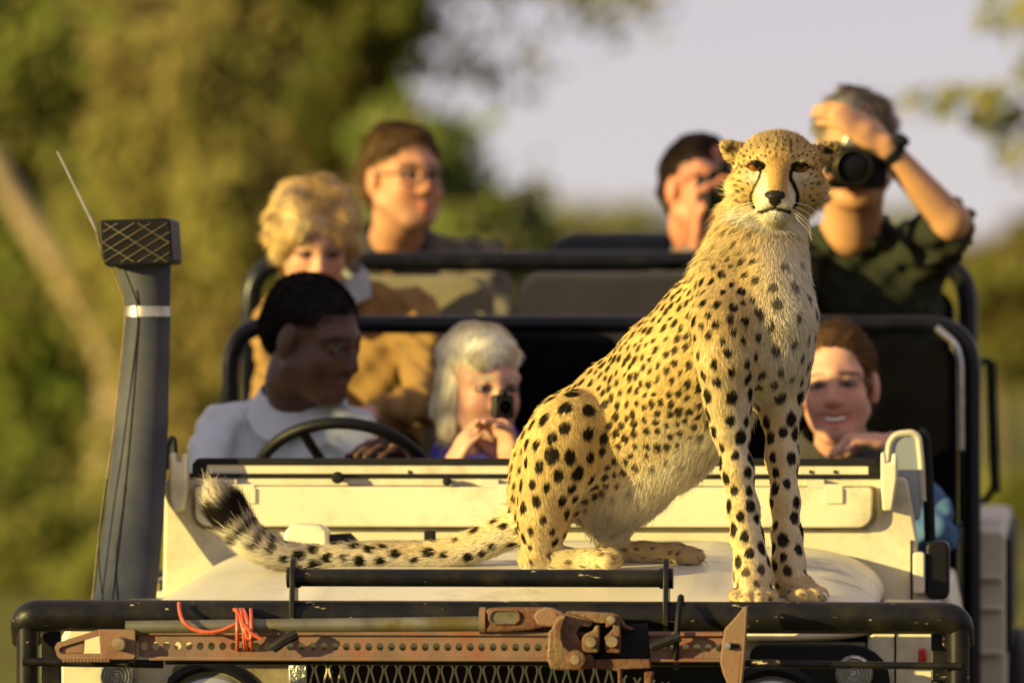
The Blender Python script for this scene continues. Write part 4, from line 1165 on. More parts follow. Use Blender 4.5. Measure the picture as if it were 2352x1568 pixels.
SR = np.concatenate([prm[sidx, 0], prm[hidx, 0]]) * r_.uniform(0.72, 1.22, len(SP))
SD = np.concatenate([prm[sidx, 4], prm[hidx, 4]])
SF = np.concatenate([VF[sidx], VF[hidx]])
tgt = np.concatenate([VT[sidx], VT[hidx]])
kd = kdtree.KDTree(len(SP))
for i, p in enumerate(SP): kd.insert(p, i)
kd.balance()
GOLD = np.array([0.71, 0.495, 0.185]); DEEP = np.array([0.55, 0.35, 0.12]); WHITE = np.array([0.84, 0.76, 0.58]); BLACK = np.array([0.012, 0.009, 0.006])
def z1(x, y): return ((1900 + x / 3.92) / 1.19949, (320 + y / 3.92) / 1.19949)
def hloc(px, py):                                   # position on the face as seen from the front
    return np.array([px - 1786, 408 - py])
TEAR = [[hloc(*z1(*p)) for p in ((750, 560), (757, 610), (742, 670), (700, 760), (667, 845), (668, 900), (690, 955), (712, 990))],
        [hloc(*z1(*p)) for p in ((1085, 575), (1066, 630), (1075, 680), (1112, 735), (1142, 790), (1155, 850), (1150, 910), (1120, 970))]]
def seg_dist(P, pl):
    d = np.full(len(P), 1e9)
    for a, b_ in zip(pl[:-1], pl[1:]):
        ba = b_ - a; t = np.clip(((P - a) @ ba) / (ba @ ba + 1e-9), 0, 1)
        d = np.minimum(d, np.linalg.norm(P - a - t[:, None] * ba, axis=1))
    return d
def coat(P, N, Wt, flow, tt, L, fine=1.0):
    """colour of the coat at points P"""
    n = len(P); pm = Wt @ RT
    Pw = P + 0.0016 * np.stack([vnoise(P, 260, 21), vnoise(P, 260, 22), vnoise(P, 260, 23)], 1)
    S = np.zeros(n)
    for i in range(n):
        for co, j, dd in kd.find_n(Pw[i], 2):
            r = SR[j]
            if dd > r * 1.9: continue
            e = Pw[i] - SP[j]; f = SF[j]; al = e @ f
            q = math.sqrt(max(dd * dd - al * al, 0) + (al / 1.28) ** 2)
            s = (1.12 - q / r) / 0.22
            if s > 0: S[i] = max(S[i], min(s, 1.0) * SD[j])
    hw = Wt[:, RN.index('head')]
    white = pm[:, 2].copy()
    latp = (P - A(1500, 900, 13.0)) @ lat
    white = np.clip(white + 0.55 * smooth01(-0.25, -0.8, N[:, 2]) * (hw < 0.5), 0, 0.95)
    # inner sides of the legs are pale
    leg = Wt[:, RN.index('foreleg')] + Wt[:, RN.index('upperleg')] + Wt[:, RN.index('chest')]
    white = np.clip(white + 0.45 * leg * smooth01(0.1, 0.8, N @ np.array([0.9, -0.35, 0])), 0, 0.95)
    ti = Wt[:, RN.index('tail')]
    col = GOLD[None] * (1 + 0.10 * vnoise(P, 30, 31))[:, None] * (1 + 0.10 * vnoise(P, 90, 32))[:, None]
    ridge = smooth01(0.35, 0.95, N[:, 2]) * (Wt[:, RN.index('trunk')] + Wt[:, RN.index('neck')])
    col = col + (DEEP - col) * (0.35 * ridge)[:, None]
    # tail: pale below, rings near the end
    tw = smooth01(0.5, -0.6, N[:, 2]) * 0.6 + 0.3 + 0.4 * smooth01(0.3, 0.6, tt)
    white = white * (1 - ti) + np.clip(tw, 0, 0.95) * ti
    col = col + (WHITE - col) * np.clip(white, 0, 1)[:, None]
    wob = tt + 0.006 * vnoise(P, 120, 41)
    ring = np.maximum.reduce([smooth01(0.655, 0.665, wob) * smooth01(0.69, 0.68, wob) * smooth01(-0.5, 0.2, N[:, 2]), smooth01(0.715, 0.722, wob) * smooth01(0.748, 0.738, wob) * smooth01(-0.7, 0, N[:, 2]),
                              smooth01(0.772, 0.78, wob) * smooth01(0.815, 0.805, wob), smooth01(0.836, 0.846, wob) * smooth01(0.955, 0.935, wob)])
    ringS = np.where(tt > 0.64, ring, S)
    S = S * (1 - ti) + ringS * ti
    # ---- face
    X, Z, dep = L[:, 0], L[:, 2], L[:, 1]
    F2 = np.stack([X, Z], 1)
    front = smooth01(5, 30, dep) * (hw > 0.4)
    face_white = np.maximum.reduce([smooth01(1.25, 0.7, np.hypot((X + 6) / 46, (Z + 66) / 26)),                       # lips and chin
                                    smooth01(1.2, 0.6, np.hypot((X + 40) / 16, (Z + 20) / 38)) * 0.7, smooth01(1.2, 0.6, np.hypot((X - 36) / 18, (Z + 18) / 42)) * 0.85,
                                    smooth01(1.3, 0.4, np.hypot((X + 56) / 30, (Z - 0) / 20)) * 0.6, smooth01(1.3, 0.4, np.hypot((X - 52) / 30, (Z - 0) / 20)) * 0.6,
                                    smooth01(-55, -90, Z) * 0.9, smooth01(70, 110, np.abs(X)) * smooth01(0, -40, Z) * 0.5])
    cf = DEEP * 0.55 + GOLD * 0.5
    br = smooth01(1.3, 0.5, np.hypot((X + 4) / 34, (Z - 5) / 60))
    colh = GOLD[None] + (np.array([0.60, 0.36, 0.12]) - GOLD)[None] * br[:, None]
    top = smooth01(45, 95, Z)
    colh = colh + (np.array([0.50, 0.35, 0.17]) - colh) * (0.6 * top)[:, None]
    colh = colh * (1 + 0.14 * vnoise(P, 420, 51) * (0.4 + top))[:, None]
    colh = colh + (WHITE - colh) * np.clip(face_white * np.maximum(front, 0.3), 0, 1)[:, None]
    Sh = S * (1 - smooth01(0.2, 0.8, face_white) * 0.8) * (1 - br * 0.9)
    nomuz = smooth01(1.35, 1.1, np.hypot((X + 6) / 52, (Z + 45) / 46))
    Sh = Sh * (1 - nomuz)
    dark = np.zeros(n)
    for tl, hw_ in zip(TEAR, (2.5, 4.2)):
        dark = np.maximum(dark, smooth01(hw_ + 1.4, hw_ - 0.8, seg_dist(F2, tl)))
    for ex, ez in EYES:
        s = -1 if ex < 0 else 1
        q = np.hypot((X - ex + s * 2) / 22, (Z - ez - 1.5) / 13)
        dark = np.maximum(dark, smooth01(1.08, 0.92, q))
        dark = np.maximum(dark, smooth01(5, 2, seg_dist(F2, [np.array([ex + s * 18, ez + 3]), np.array([ex + s * 36, ez - 2]), np.array([ex + s * 48, ez - 22])])) * 0.45)
    nose = np.maximum(smooth01(1.08, 0.95, np.hypot((X + 9) / 24, (Z + 37) / 11.5)), smooth01(1.1, 0.9, np.hypot((X + 9) / 15, (Z + 49) / 14)))
    nose = np.maximum(nose, smooth01(5.0, 2.5, seg_dist(F2, [np.array([-9., -55.]), np.array([-8., -68.])])))
    dark = np.maximum(dark, nose)
    mouth = [np.array([-40., -77.]), np.array([-24., -72.]), np.array([-8., -67.]), np.array([8., -70.]), np.array([26., -75.])]
    dark = np.maximum(dark, smooth01(5.0, 2.0, seg_dist(F2, mouth)) * 0.95)
    for fx in (-34, -8, 24):                          # forehead streaks
        dark = np.maximum(dark, 0.55 * smooth01(4.5, 1.5, seg_dist(F2, [np.array([fx, 48.]), np.array([fx * 0.95 + 2, 68.]), np.array([fx * 0.8 + 3, 84.])])) * (vnoise(P, 300, 61) > -0.3))
    dark = dark * front
    for s, ax, az in ((-1, -102, 57), (1, 112, 60)):   # dark hollows and backs of the ears
        dark = np.maximum(dark, 0.9 * smooth01(1.2, 0.5, np.hypot((X - ax) / 17, (Z - az) / 10)) * (hw > 0.3) * smooth01(-10, -2, dep) * smooth01(22, 14, dep))
    Sh = np.maximum(Sh, dark)
    hcol = colh * (1 - Sh)[:, None] + BLACK * Sh[:, None]
    bcol = col * (1 - S * 0.985)[:, None] + BLACK * (S * 0.985)[:, None]
    m = smooth01(0.35, 0.65, hw)[:, None]
    return np.clip(bcol * (1 - m) + hcol * m, 0.004, 1), np.maximum(nose * front, 0), pm

cheetah = empty('cheetah', (0, 0, 0))
base = np.array([CV[:, 0].mean(), CV[:, 1].mean(), CV[:, 2].min()])
cheetah.location = base
tag(cheetah, 'spotted cheetah sitting upright on the cream hood, tail stretched out, looking ahead', 'cheetah')
vc, vnose, _ = coat(CV, CN, VW, VF, VT, VL_)
me = np_mesh('body', CV - base, CF)
set_color(me, vc * 0.9)
skin = attr_mat('cheetah_skin', 'Col', 0.55, 0.25)
body = link_mesh('body', me, skin, cheetah)
# ---- fur
NH = 430000
dens = np.where(vis > -0.25, 1.0, 0.22) * (1 + 1.4 * VW[:, RN.index('head')]) * (1 + 0.25 * VW[:, RN.index('foreleg')])
sock_cut = np.ones(len(CV))
for ex, ez in EYES:
    q = np.hypot((VL_[:, 0] - ex) / 18.5, (VL_[:, 2] - ez) / 10.5)
    sock_cut *= np.where((q < 1.0) & (VL_[:, 1] > 20), 0.0, 1.0)
dens = dens * sock_cut * np.where(vnose > 0.4, 0.0, 1.0)
fi, fw_ = sample_surface(CV, CF, NH, dens, 11)
HP = interp(CV, CF, fi, fw_); HN = interp(CN, CF, fi, fw_); HN /= np.linalg.norm(HN, axis=1)[:, None]
HWt, HFl, HT, HL = region_weights(HP)
hcol, hnose, hpm = coat(HP, HN, HWt, HFl, HT, HL)
rr = np.random.default_rng(12)
hlen = hpm[:, 3].copy()
hwh = HWt[:, RN.index('head')]
# face: very short on nose and round the eyes, longer on crown and cheeks
X, Y_, Z = HL[:, 0], HL[:, 1], HL[:, 2]
fl_ = 0.0048 + 0.009 * smooth01(50, 105, Z) + 0.012 * smooth01(62, 105, np.abs(X)) * smooth01(30, -30, Z) + 0.010 * smooth01(-70, -95, Z) - 0.0022 * smooth01(30, 70, Y_)
hlen = np.where(hwh > 0.5, fl_, hlen)
tw = HWt[:, RN.index('tail')]
hlen = hlen * (1 - tw) + tw * np.interp(HT, [0, 0.3, 0.6, 0.78, 0.9, 1], [0.012, 0.012, 0.014, 0.020, 0.026, 0.024])
# crest on the nape
nape = HWt[:, RN.index('neck')] * smooth01(0.0, -0.7, HN[:, 0]) 
hlen = hlen + 0.012 * nape
nose_p = H(-9, 118, -40)
hflow = HP - nose_p; hflow /= np.linalg.norm(hflow, axis=1)[:, None]
flow = HFl * (1 - hwh)[:, None] + hflow * hwh[:, None]
flow = flow + 0.28 * np.stack([vnoise(HP, 55, 71), vnoise(HP, 55, 72), vnoise(HP, 55, 73)], 1)
flow = flow - HN * (flow * HN).sum(1)[:, None]
flow /= np.linalg.norm(flow, axis=1)[:, None] + 1e-6
lift = np.where(hwh > 0.5, 0.55, 0.32) + 0.2 * (HWt[:, RN.index('throat')] * 0.6 + HWt[:, RN.index('belly')] * 0.8 + 1.4 * nape + HWt[:, RN.index('chest')] * 0.3) + 0.25 * tw
hdir = flow + HN * lift[:, None] + rr.normal(size=HP.shape) * 0.13
hdir /= np.linalg.norm(hdir, axis=1)[:, None]
hlen = hlen * rr.uniform(0.6, 1.2, NH) * np.where(rr.random(NH) < 0.06, 1.6, 1.0)
tone = rr.uniform(0.68, 1.22, NH)
hcol = np.clip(hcol * tone[:, None], 0, 1)
FUR = fur_mat('cheetah_fur')
hair_object('fur', HP - base - HN * 0.0004, hdir, hlen, HN, hcol, FUR, cheetah, radius=0.00036 + 0.00014 * (hpm[:, 3] > 0.009), npts=4, bend=flow * 0.30 - HN * np.where(hwh > 0.5, 0.04, 0.13)[:, None], curl=0.10, seed=13)
# ---- eyes
m, nt, b = nodes_of('cheetah_eye')
a = nt.nodes.new('ShaderNodeAttribute'); a.attribute_name = 'Col'; nt.links.new(a.outputs['Color'], b.inputs['Base Color'])
b.inputs['Roughness'].default_value = 0.08; b.inputs['Coat Weight'].default_value = 0.6
def eye_ball(name, c, r, axis, up, iris, pupil, m, parent, iris_col, white_col, off):
    bm = bmesh.new(); bmesh.ops.create_uvsphere(bm, u_segments=40, v_segments=28, radius=1.0)
    me = bpy.data.meshes.new(name); bm.to_mesh(me); bm.free()
    co = np.array([v.co[:] for v in me.vertices])
    ax = np.array(axis, float); ax /= np.linalg.norm(ax)
    ang = np.degrees(np.arccos(np.clip(co @ ax, -1, 1)))
    col = np.tile(np.array(white_col), (len(co), 1))
    k = smooth01(iris + 3, iris - 3, ang)[:, None]; col = col * (1 - k) + np.array(iris_col) * (0.7 + 0.5 * smooth01(pupil, iris, ang))[:, None] * k
    k = smooth01(pupil + 3, pupil - 3, ang)[:, None]; col = col * (1 - k) + 0.004 * k
    k = np.exp(-((ang - iris) / 5) ** 2)[:, None]; col = col * (1 - 0.85 * k)
    set_color(me, col)
    o = link_mesh(name, me, m, parent); o.location = Vector(c) - Vector(off); o.scale = (r, r, r)
    return o
for ex, ez in EYES:
    eye_ball('eye', H(ex, 54, ez + 3), 19.5 * HU, (0.02, -1, 0.0), (0, 0, 1), 64, 21, M['cheetah_eye'], cheetah, (0.24, 0.075, 0.008), (0.02, 0.012, 0.008), base)
# ---- whiskers
wm_ = mat('whisker', (0.85, 0.8, 0.7), 0.4, var=0.02)
for s, x0, n_w in ((1, 24, 5), (-1, -40, 3)):
    for i in range(n_w):
        z0_ = -52 - 5 * i + random.uniform(-3, 3)
        a_ = H(x0 + s * random.uniform(-2, 6), 92, z0_)
        L_ = random.uniform(55, 85)
        pts = [a_, H(x0 + s * (L_ * 0.4), 96, z0_ - 4 - 5 * i), H(x0 + s * (L_ * 0.75), 84, z0_ - 16 - 7 * i), H(x0 + s * L_ * 0.92, 70, z0_ - 36 - 8 * i)]
        MB().tube([Vector(p) - Vector(base) for p in spline(pts, 4)], [0.00042] * 12 + [0.0002], 5).build('whisker', wm_, cheetah, smooth=True)
# ---- claws
for (x, y, d, dx) in ((1890, 1362, 12.80, 10), (1618, 1288, 13.21, 8)):
    P0 = np.array(A(x, y, d)) - base
    MB().tube([P0, P0 + np.array([dx * 0.4, -3, -1]) * PXM * 1.2, P0 + np.array([dx, -5, -9]) * PXM * 1.2], [0.0032, 0.0026, 0.0006], 8).build('claw', wm_, cheetah, smooth=True)

# ------------------------------------------------------------------ people in the vehicle
skin_m = attr_mat('skin', 'Col', 0.48, 0.35, sss=0.0, bump=0.15, bscale=260)
eye_m, nt, b = nodes_of('human_eye')
a = nt.nodes.new('ShaderNodeAttribute'); a.attribute_name = 'Col'; nt.links.new(a.outputs['Color'], b.inputs['Base Color']); b.inputs['Roughness'].default_value = 0.12
hair_fur = fur_mat('hair_strand', 0.35, 0.22)
HAIRM = attr_mat('hair_base', 'Col', 0.6, 0.2)
tooth_m = mat('teeth', (0.8, 0.75, 0.65), 0.3, var=0.03)
PP = lambda t: np.array(W(*t))
def unit(v): v = np.array(v, float); return v / (np.linalg.norm(v) + 1e-9)

def hand(F, wrist, d, palm, s=1.0, curl=1.0, spread=0.3, thumb=1, k=0.004):
    """palm, four bent fingers of unequal length and a thumb from the side of the palm"""
    d, palm = unit(d), unit(palm); palm = unit(palm - d * (palm @ d)); side = np.cross(d, palm) * thumb
    kn = wrist + d * 0.082 * s
    F.cone(wrist, wrist + d * 0.04 * s, 0.025 * s, 0.034 * s, 0.012, (palm, 0.62))
    F.cone(wrist + d * 0.035 * s, kn, 0.036 * s, 0.039 * s, 0.01, (palm, 0.42))
    for i, L in enumerate((0.073, 0.081, 0.076, 0.060)):
        o = (i - 1.5)
        p = kn - side * o * 0.0195 * s - d * abs(o) * 0.004 * s; v = unit(d - side * o * spread * 0.12)
        r = (0.0094, 0.0097, 0.0093, 0.0082)[i] * s
        for j, fr in enumerate((0.45, 0.31, 0.24)):
            ang = curl * (0.45, 0.75, 0.55)[j]
            v = unit(v * math.cos(ang) + palm * math.sin(ang)); palm2 = palm
            q = p + v * L * fr * s
            F.cone(p, q, r, r * 0.92, k); p = q; r *= 0.92
    t0 = wrist + d * 0.022 * s + side * 0.024 * s; v = unit(d * 0.65 + side * 0.62 + palm * 0.35)
    t1 = t0 + v * 0.042 * s; v2 = unit(v * 0.9 + d * 0.25 + palm * 0.25 * curl); t2 = t1 + v2 * 0.032 * s; t3 = t2 + unit(v2 + palm * 0.3 * curl - side * 0.2) * 0.024 * s
    F.chain([t0, t1, t2, t3], [0.0145 * s, 0.0125 * s, 0.0112 * s, 0.0085 * s], k * 1.5)

def person(label, head, yaw, pitch, roll, s, skin, neck, sh, hip, arms, cloth, hair, sex='m', vneck=0.09, sleeve='wrist', collar=True, smile=0.0, stubble=0.0, trousers=(0.10, 0.09, 0.07), lip=None, collar_mat=None, eyes=True, chest=0.12, wrinkle=0.007, ears=True):
    Hc = PP(head)
    y, p, r = math.radians(yaw), math.radians(pitch), math.radians(roll)
    R = Matrix.Rotation(y, 3, 'Z') @ Matrix.Rotation(p, 3, 'X') @ Matrix.Rotation(r, 3, 'Y')
    ex, fw, up = (np.array(R @ Vector(v)) for v in ((1, 0, 0), (0, -1, 0), (0, 0, 1)))
    RR = np.stack([ex, fw, up], 1)
    L = lambda x, yy, z: Hc + RR @ (np.array([x, yy, z], float) * s)
    root = empty('person', (0, 0, 0)); 
    nb, S0, S1, hp = PP(neck), PP(sh[0]), PP(sh[1]), PP(hip)
    base = np.array([hp[0], hp[1], hp[2] - 0.1]); root.location = base
    tag(root, label, 'person', 'passengers and driver of the open vehicle')
    pts = [L(0, 0, 0.2), L(0.15, 0, 0), L(-0.15, 0, 0), L(0, 0.16, 0), nb, S0, S1, hp]
    for a_ in arms: pts += [PP(a_['e']), PP(a_['w']), PP(a_['w']) + unit(a_['d']) * 0.14]
    pts = np.array(pts); lo, hi = pts.min(0) - 0.13, pts.max(0) + 0.13
    # ---- body: head, neck, trunk and arms as one skin
    F = Field(lo, hi, 0.0047)
    e = lambda c, rr, k=0.02, sub=False: F.ell(L(*c), np.array(rr) * s, RR, k * s, sub)
    c = lambda a_, b_, ra, rb, k=0.012, sub=False, flat=None: F.cone(L(*a_), L(*b_), ra * s, rb * s, k * s, flat, sub)
    w = 1.0 if sex == 'm' else 0.90
    e((0, -0.014, 0.035), (0.074, 0.094, 0.083))
    e((0, 0.030, -0.035), (0.058 * w, 0.062, 0.080), 0.03)
    for g in (-1, 1):
        e((g * 0.034 * w, 0.052, -0.034), (0.030, 0.030, 0.030), 0.025)
        c((g * (0.060 if sex == 'm' else 0.046), 0.005, -0.055), (g * (0.026 if sex == 'm' else 0.018), 0.062, -0.096), 0.020, 0.018, 0.03)
        ears and (e((g * 0.077, -0.012, -0.008), (0.009, 0.020, 0.031), 0.008), e((g * 0.073, -0.012, -0.030), (0.008, 0.012, 0.014), 0.006))
        c((g * 0.008, 0.080, 0.024), (g * 0.050, 0.062, 0.020), 0.011, 0.009, 0.022)
    e((0, 0.070, -0.098), (0.024 * w, 0.020, 0.017), 0.02)
    for g in (-1, 1): e((g * 0.031, 0.095, 0.001), (0.0150, 0.016, 0.0075), 0.008, True)
    for g in (-1, 1):
        for zz, rr_ in ((0.0098, 0.0042), (-0.0088, 0.0036)):
            c((g * 0.031 - 0.017, 0.0755, 0.0), (g * 0.031, 0.0835, zz), 0.0035, rr_, 0.005); c((g * 0.031, 0.0835, zz), (g * 0.031 + 0.017, 0.0745, 0.0), rr_, 0.0035, 0.005)
    c((0, 0.084, 0.014), (0, 0.104, -0.028), 0.0085, 0.0125, 0.010); e((0, 0.098, -0.034), (0.0185, 0.013, 0.010), 0.008)
    mw = 0.024 + 0.010 * smile
    c((-mw, 0.076, -0.062 + 0.008 * smile), (0, 0.091, -0.066 - 0.002 * smile), 0.0065, 0.0085, 0.006); c((mw, 0.076, -0.062 + 0.008 * smile), (0, 0.091, -0.066 - 0.002 * smile), 0.0065, 0.0085, 0.006)
    c((-mw * 0.8, 0.076, -0.070 + 0.006 * smile), (0, 0.089, -0.078), 0.006, 0.0085, 0.006); c((mw * 0.8, 0.076, -0.070 + 0.006 * smile), (0, 0.089, -0.078), 0.006, 0.0085, 0.006)
    if smile > 0:
        for g in (-1, 1): c((g * mw * 0.85, 0.083, -0.062), (0, 0.0970, -0.0700), 0.0065, 0.0105, 0.004, True)
    nr = 0.058 if sex == 'm' else 0.048
    F.chain([L(0, -0.02, -0.03), L(0, -0.02, -0.09), nb], [nr * s, nr * s * 0.97, nr * s * 1.12], 0.02)
    mid = (S0 + S1) / 2; hw = np.linalg.norm(S1 - S0) / 2; ax = unit(S1 - S0); fb = unit(np.cross(np.array([0, 0, 1.0]), ax))
    tflat = (fb, 0.62)
    def torso(F, g):
        F.chain([nb, S0 + np.array([0, 0, 0.01])], [0.055 + g, 0.050 + g], 0.04); F.chain([nb, S1 + np.array([0, 0, 0.01])], [0.055 + g, 0.050 + g], 0.04)
        up_ = mid * 0.8 + hp * 0.2
        F.cone(S0 * 0.72 + S1 * 0.28 - np.array([0, 0, 0.09]), hp - ax * 0.05, chest + g, chest + g, 0.06, tflat)
        F.cone(S1 * 0.72 + S0 * 0.28 - np.array([0, 0, 0.09]), hp + ax * 0.05, chest + g, chest + g, 0.06, tflat)
    torso(F, -0.034)
    for a_ in arms:
        Sp = S0 if a_['s'] == 0 else S1
        q = 1.0 if sex == 'm' else 0.88
        F.chain([Sp, PP(a_['e'])], [0.048 * q, 0.040 * q], 0.02); F.chain([PP(a_['e']), PP(a_['w'])], [0.041 * q, 0.028 * q], 0.012)
        hand(F, PP(a_['w']), a_['d'], a_['p'], a_.get('hs', 1.0) * q * s, a_.get('curl', 1.0), a_.get('spread', 0.3), a_.get('thumb', 1))
    V, Fc = F.mesh(); V = relax(V, Fc, 1, 0.4)
    Q = (V - Hc) @ RR / s
    col = np.tile(np.array(skin, float), (len(V), 1)) * (1 + 0.06 * vnoise(V, 60, 3))[:, None]
    X, Yf, Z = Q[:, 0], Q[:, 1], Q[:, 2]; fr = (Yf > 0.03)
    lc = np.array(lip if lip is not None else np.array(skin) * np.array([0.95, 0.62, 0.60]))
    k = smooth01(1.2, 0.8, np.hypot(X / (mw + 0.004), (Z + 0.0705) / 0.0125)) * fr; col = col * (1 - k)[:, None] + lc * k[:, None]
    for g in (-1, 1):
        k = smooth01(1.4, 0.4, np.hypot((X - g * 0.036) / 0.028, (Z + 0.032) / 0.026)) * fr * 0.3; col = col * (1 - k[:, None] * np.array([0.0, 0.28, 0.30]))
        k = smooth01(1.2, 0.7, np.hypot((X - g * 0.033) / 0.023, (Z - 0.0225 - 0.1 * (0.033 - np.abs(X - g * 0.0))) / 0.0055)) * fr * 0.85
        col = col * (1 - k)[:, None] + np.array(hair['col']) * 0.6 * k[:, None]
        k = smooth01(1.2, 0.7, np.hypot((X - g * 0.031) / 0.020, (Z - 0.002) / 0.0100)) * fr * 0.8; col = col * (1 - k)[:, None] + np.array([0.05, 0.03, 0.02]) * k[:, None]
    k = smooth01(1.3, 0.5, np.hypot(X / 0.018, (Z + 0.03) / 0.02)) * fr * 0.35; col = col * (1 - k[:, None] * np.array([0.0, 0.3, 0.3]))
    if stubble > 0:
        k = stubble * smooth01(-0.045, -0.075, Z) * (Yf > 0.0) * smooth01(0.04, -0.05, np.abs(Z) - 0.16); col = col * (1 - k)[:, None] + np.array([0.10, 0.08, 0.07]) * k[:, None]
    if smile > 0:
        k = smooth01(1.1, 0.7, np.hypot(X / (mw * 0.85), (Z + 0.0695 - 6 * X * X) / 0.008)) * fr; col = col * (1 - k)[:, None] + np.array([0.16, 0.03, 0.03]) * k[:, None]
    me = np_mesh('body', V - base, Fc); set_color(me, np.clip(col, 0, 1))
    link_mesh('body', me, skin_m, root)
    if eyes:
        for g in (-1, 1):
            eye_ball('eye', L(g * 0.031, 0.0750, 0.0005), 0.0118 * s, fw, up, 36, 16, eye_m, root, (0.05, 0.035, 0.025), (0.30, 0.25, 0.22), base)
    if smile > 0:
        t = MB().tube([Vector(L(x, 0.0825 - 9 * x * x, -0.0690 + 7 * x * x)) - Vector(base) for x in np.linspace(-mw * 0.62, mw * 0.62, 9)], [0.003, 0.0042, 0.005, 0.0052, 0.0052, 0.0052, 0.005, 0.0042, 0.003], 8).build('teeth', tooth_m, root, smooth=True)
    # ---- clothes
    G = Field(lo, hi, 0.0065)
    torso(G, 0.0)
    for a_ in arms:
        Sp = S0 if a_['s'] == 0 else S1
        E, Wr = PP(a_['e']), PP(a_['w']); q = 1.0 if sex == 'm' else 0.9
        if sleeve == 'wrist':
            G.chain([Sp, E], [0.066 * q, 0.056 * q], 0.02); G.cone(E, E + (Wr - E) * 0.9, 0.056 * q, 0.043 * q, 0.02)
        else:
            G.cone(Sp, Sp + (E - Sp) * 0.80, 0.070 * q, 0.068 * q, 0.02)
    fdir = unit(fb if fb[1] < 0 else -fb)
    if vneck > 0:
        G.cone(nb + fdir * 0.03 + np.array([0, 0, 0.06]), nb + fdir * 0.10 - np.array([0, 0, vneck * 0.35]), 0.058 * s, 0.040 * s, 0.008, None, True)
        G.cone(nb + fdir * 0.10 - np.array([0, 0, vneck * 0.35]), nb + fdir * 0.115 - np.array([0, 0, vneck]), 0.040 * s, 0.012, 0.008, None, True)
    G.cone(L(0, -0.02, -0.05), nb + np.array([0, 0, 0.035]), nr * s * 1.1, nr * s * 1.15, 0.004, None, True)
    rs = np.random.default_rng(int(abs(head[0])))
    o1, o2, o3 = rs.uniform(0, 6, 3)
    G.noise(lambda X, Y, Z: wrinkle * (np.sin(X * 38 + Z * 55 + o1 + 2 * np.sin(Z * 21 + o2)) * np.sin(Y * 30 + Z * 26 + o3) + 0.8 * np.sin(X * 75 - Z * 60 + Y * 40 + o2) + 0.6 * np.abs(np.sin(X * 52 + Z * 84 + 1.6 * np.sin(X * 33 + Z * 17) + o3)) + 0.4 * np.sin(X * 120 + Z * 95 + o1)))
    V, Fc = G.mesh(); V = relax(V, Fc, 1, 0.4)
    shirt = link_mesh('shirt', np_mesh('shirt', V - base, Fc), cloth, root)
    if collar:
        for g in (-1, 1):
            ring = []
            for t in np.linspace(0, 1, 9):
                an = math.pi * t; rad = 0.066 * s + 0.012 * t
                ring.append(nb - fdir * math.cos(an) * rad * 1.05 + ax * g * math.sin(an) * rad + np.array([0, 0, 0.088 - 0.075 * t ** 1.5]))
            q = MB()
            for i in range(8):
                a0, a1 = ring[i], ring[i+1]; t0, t1 = i / 8, (i + 1) / 8
                drop = lambda t: np.array([0, 0, -0.044 - 0.014 * (t > 0.85)]) * (1.0 + 0.3 * t)
                out = lambda pnt, t: pnt + unit((pnt - nb) * np.array([1, 1, 0])) * 0.030 + drop(t)
                b0, b1 = out(a0, t0), out(a1, t1)
                th = np.array([0, 0, 0.005])
                q.add([a0 - base, a1 - base, b1 - base, b0 - base, a0 - base + th, a1 - base + th, b1 - base + th + fdir * 0.003, b0 - base + th + fdir * 0.003], [(0, 1, 2, 3), (4, 7, 6, 5), (0, 4, 5, 1), (3, 2, 6, 7), (0, 3, 7, 4), (1, 5, 6, 2)])
            q.build('collar', collar_mat or cloth, shirt, smooth=True)
    # ---- legs
    lg = Field(hp - np.array([0.42, 0.62, 0.62]), hp + np.array([0.42, 0.2, 0.16]), 0.014)
    for g in (-1, 1):
        kn = hp + ax * g * 0.14 + fdir * 0.40 + np.array([0, 0, 0.02]); ft = kn + fdir * 0.05 - np.array([0, 0, 0.40])
        lg.chain([hp + ax * g * 0.07, kn, ft], [0.10, 0.07, 0.05], 0.03)
    lg.cone(hp, hp + np.array([0, 0, 0.1]), 0.13, 0.12, 0.05, tflat)
    V, Fc = lg.mesh()
    tm = MATS.get('trousers') or mat('trousers', trousers, 0.85, var=0.15)
    link_mesh('trousers', np_mesh('trousers', V - base, Fc), tm, root)
    # ---- hair: a shaped mass and strands growing from it
    Hf = Field(Hc - 0.21 * s, Hc + 0.21 * s, 0.0050)
    for pr_ in hair['add']: Hf.ell(L(*pr_[0]), (np.array(pr_[1]) - hair.get('thin', 0.003)) * s, RR, 0.02 * s)
    for pr_ in hair['sub']: Hf.ell(L(*pr_[0]), np.array(pr_[1]) * s, RR, 0.012 * s, True)
    am = hair.get('bump', 0.003); o4 = rs.uniform(0, 6, 3); fq = hair.get('freq', 60)
    Hf.noise(lambda X, Y, Z: am * (np.sin(X * fq + o4[0] + 1.5 * np.sin(Z * fq * 0.6)) * np.sin(Z * fq * 1.1 + o4[1]) + 0.8 * np.sin(Y * fq * 0.9 + X * fq * 0.7 + o4[2])))
    V, Fc = Hf.mesh(); N = vnormals(V, Fc)
    hcol = np.array(hair['col'])[None] * (1 + 0.25 * vnoise(V, 45, 5) + 0.15 * vnoise(V, 140, 6))[:, None]
    if 'tip' in hair: 
        k = smooth01(-0.2, 1.0, vnoise(V, 30, 8))[:, None] * 0.7; hcol = hcol * (1 - k) + np.array(hair['tip']) * k
    hcol = np.clip(hcol, 0.003, 1)
    me = np_mesh('hair', V - base, Fc); set_color(me, hcol * 0.85)
    hm = link_mesh('hair', me, HAIRM, root)
    n = int(hair.get('n', 9000) * 1.9)
    fi, fw2 = sample_surface(V, Fc, n, None, 3)
    P0 = interp(V, Fc, fi, fw2); N0 = interp(N, Fc, fi, fw2); C0 = interp(hcol, Fc, fi, fw2)
    cr = L(*hair.get('crown', (0.0, -0.05, 0.14)))
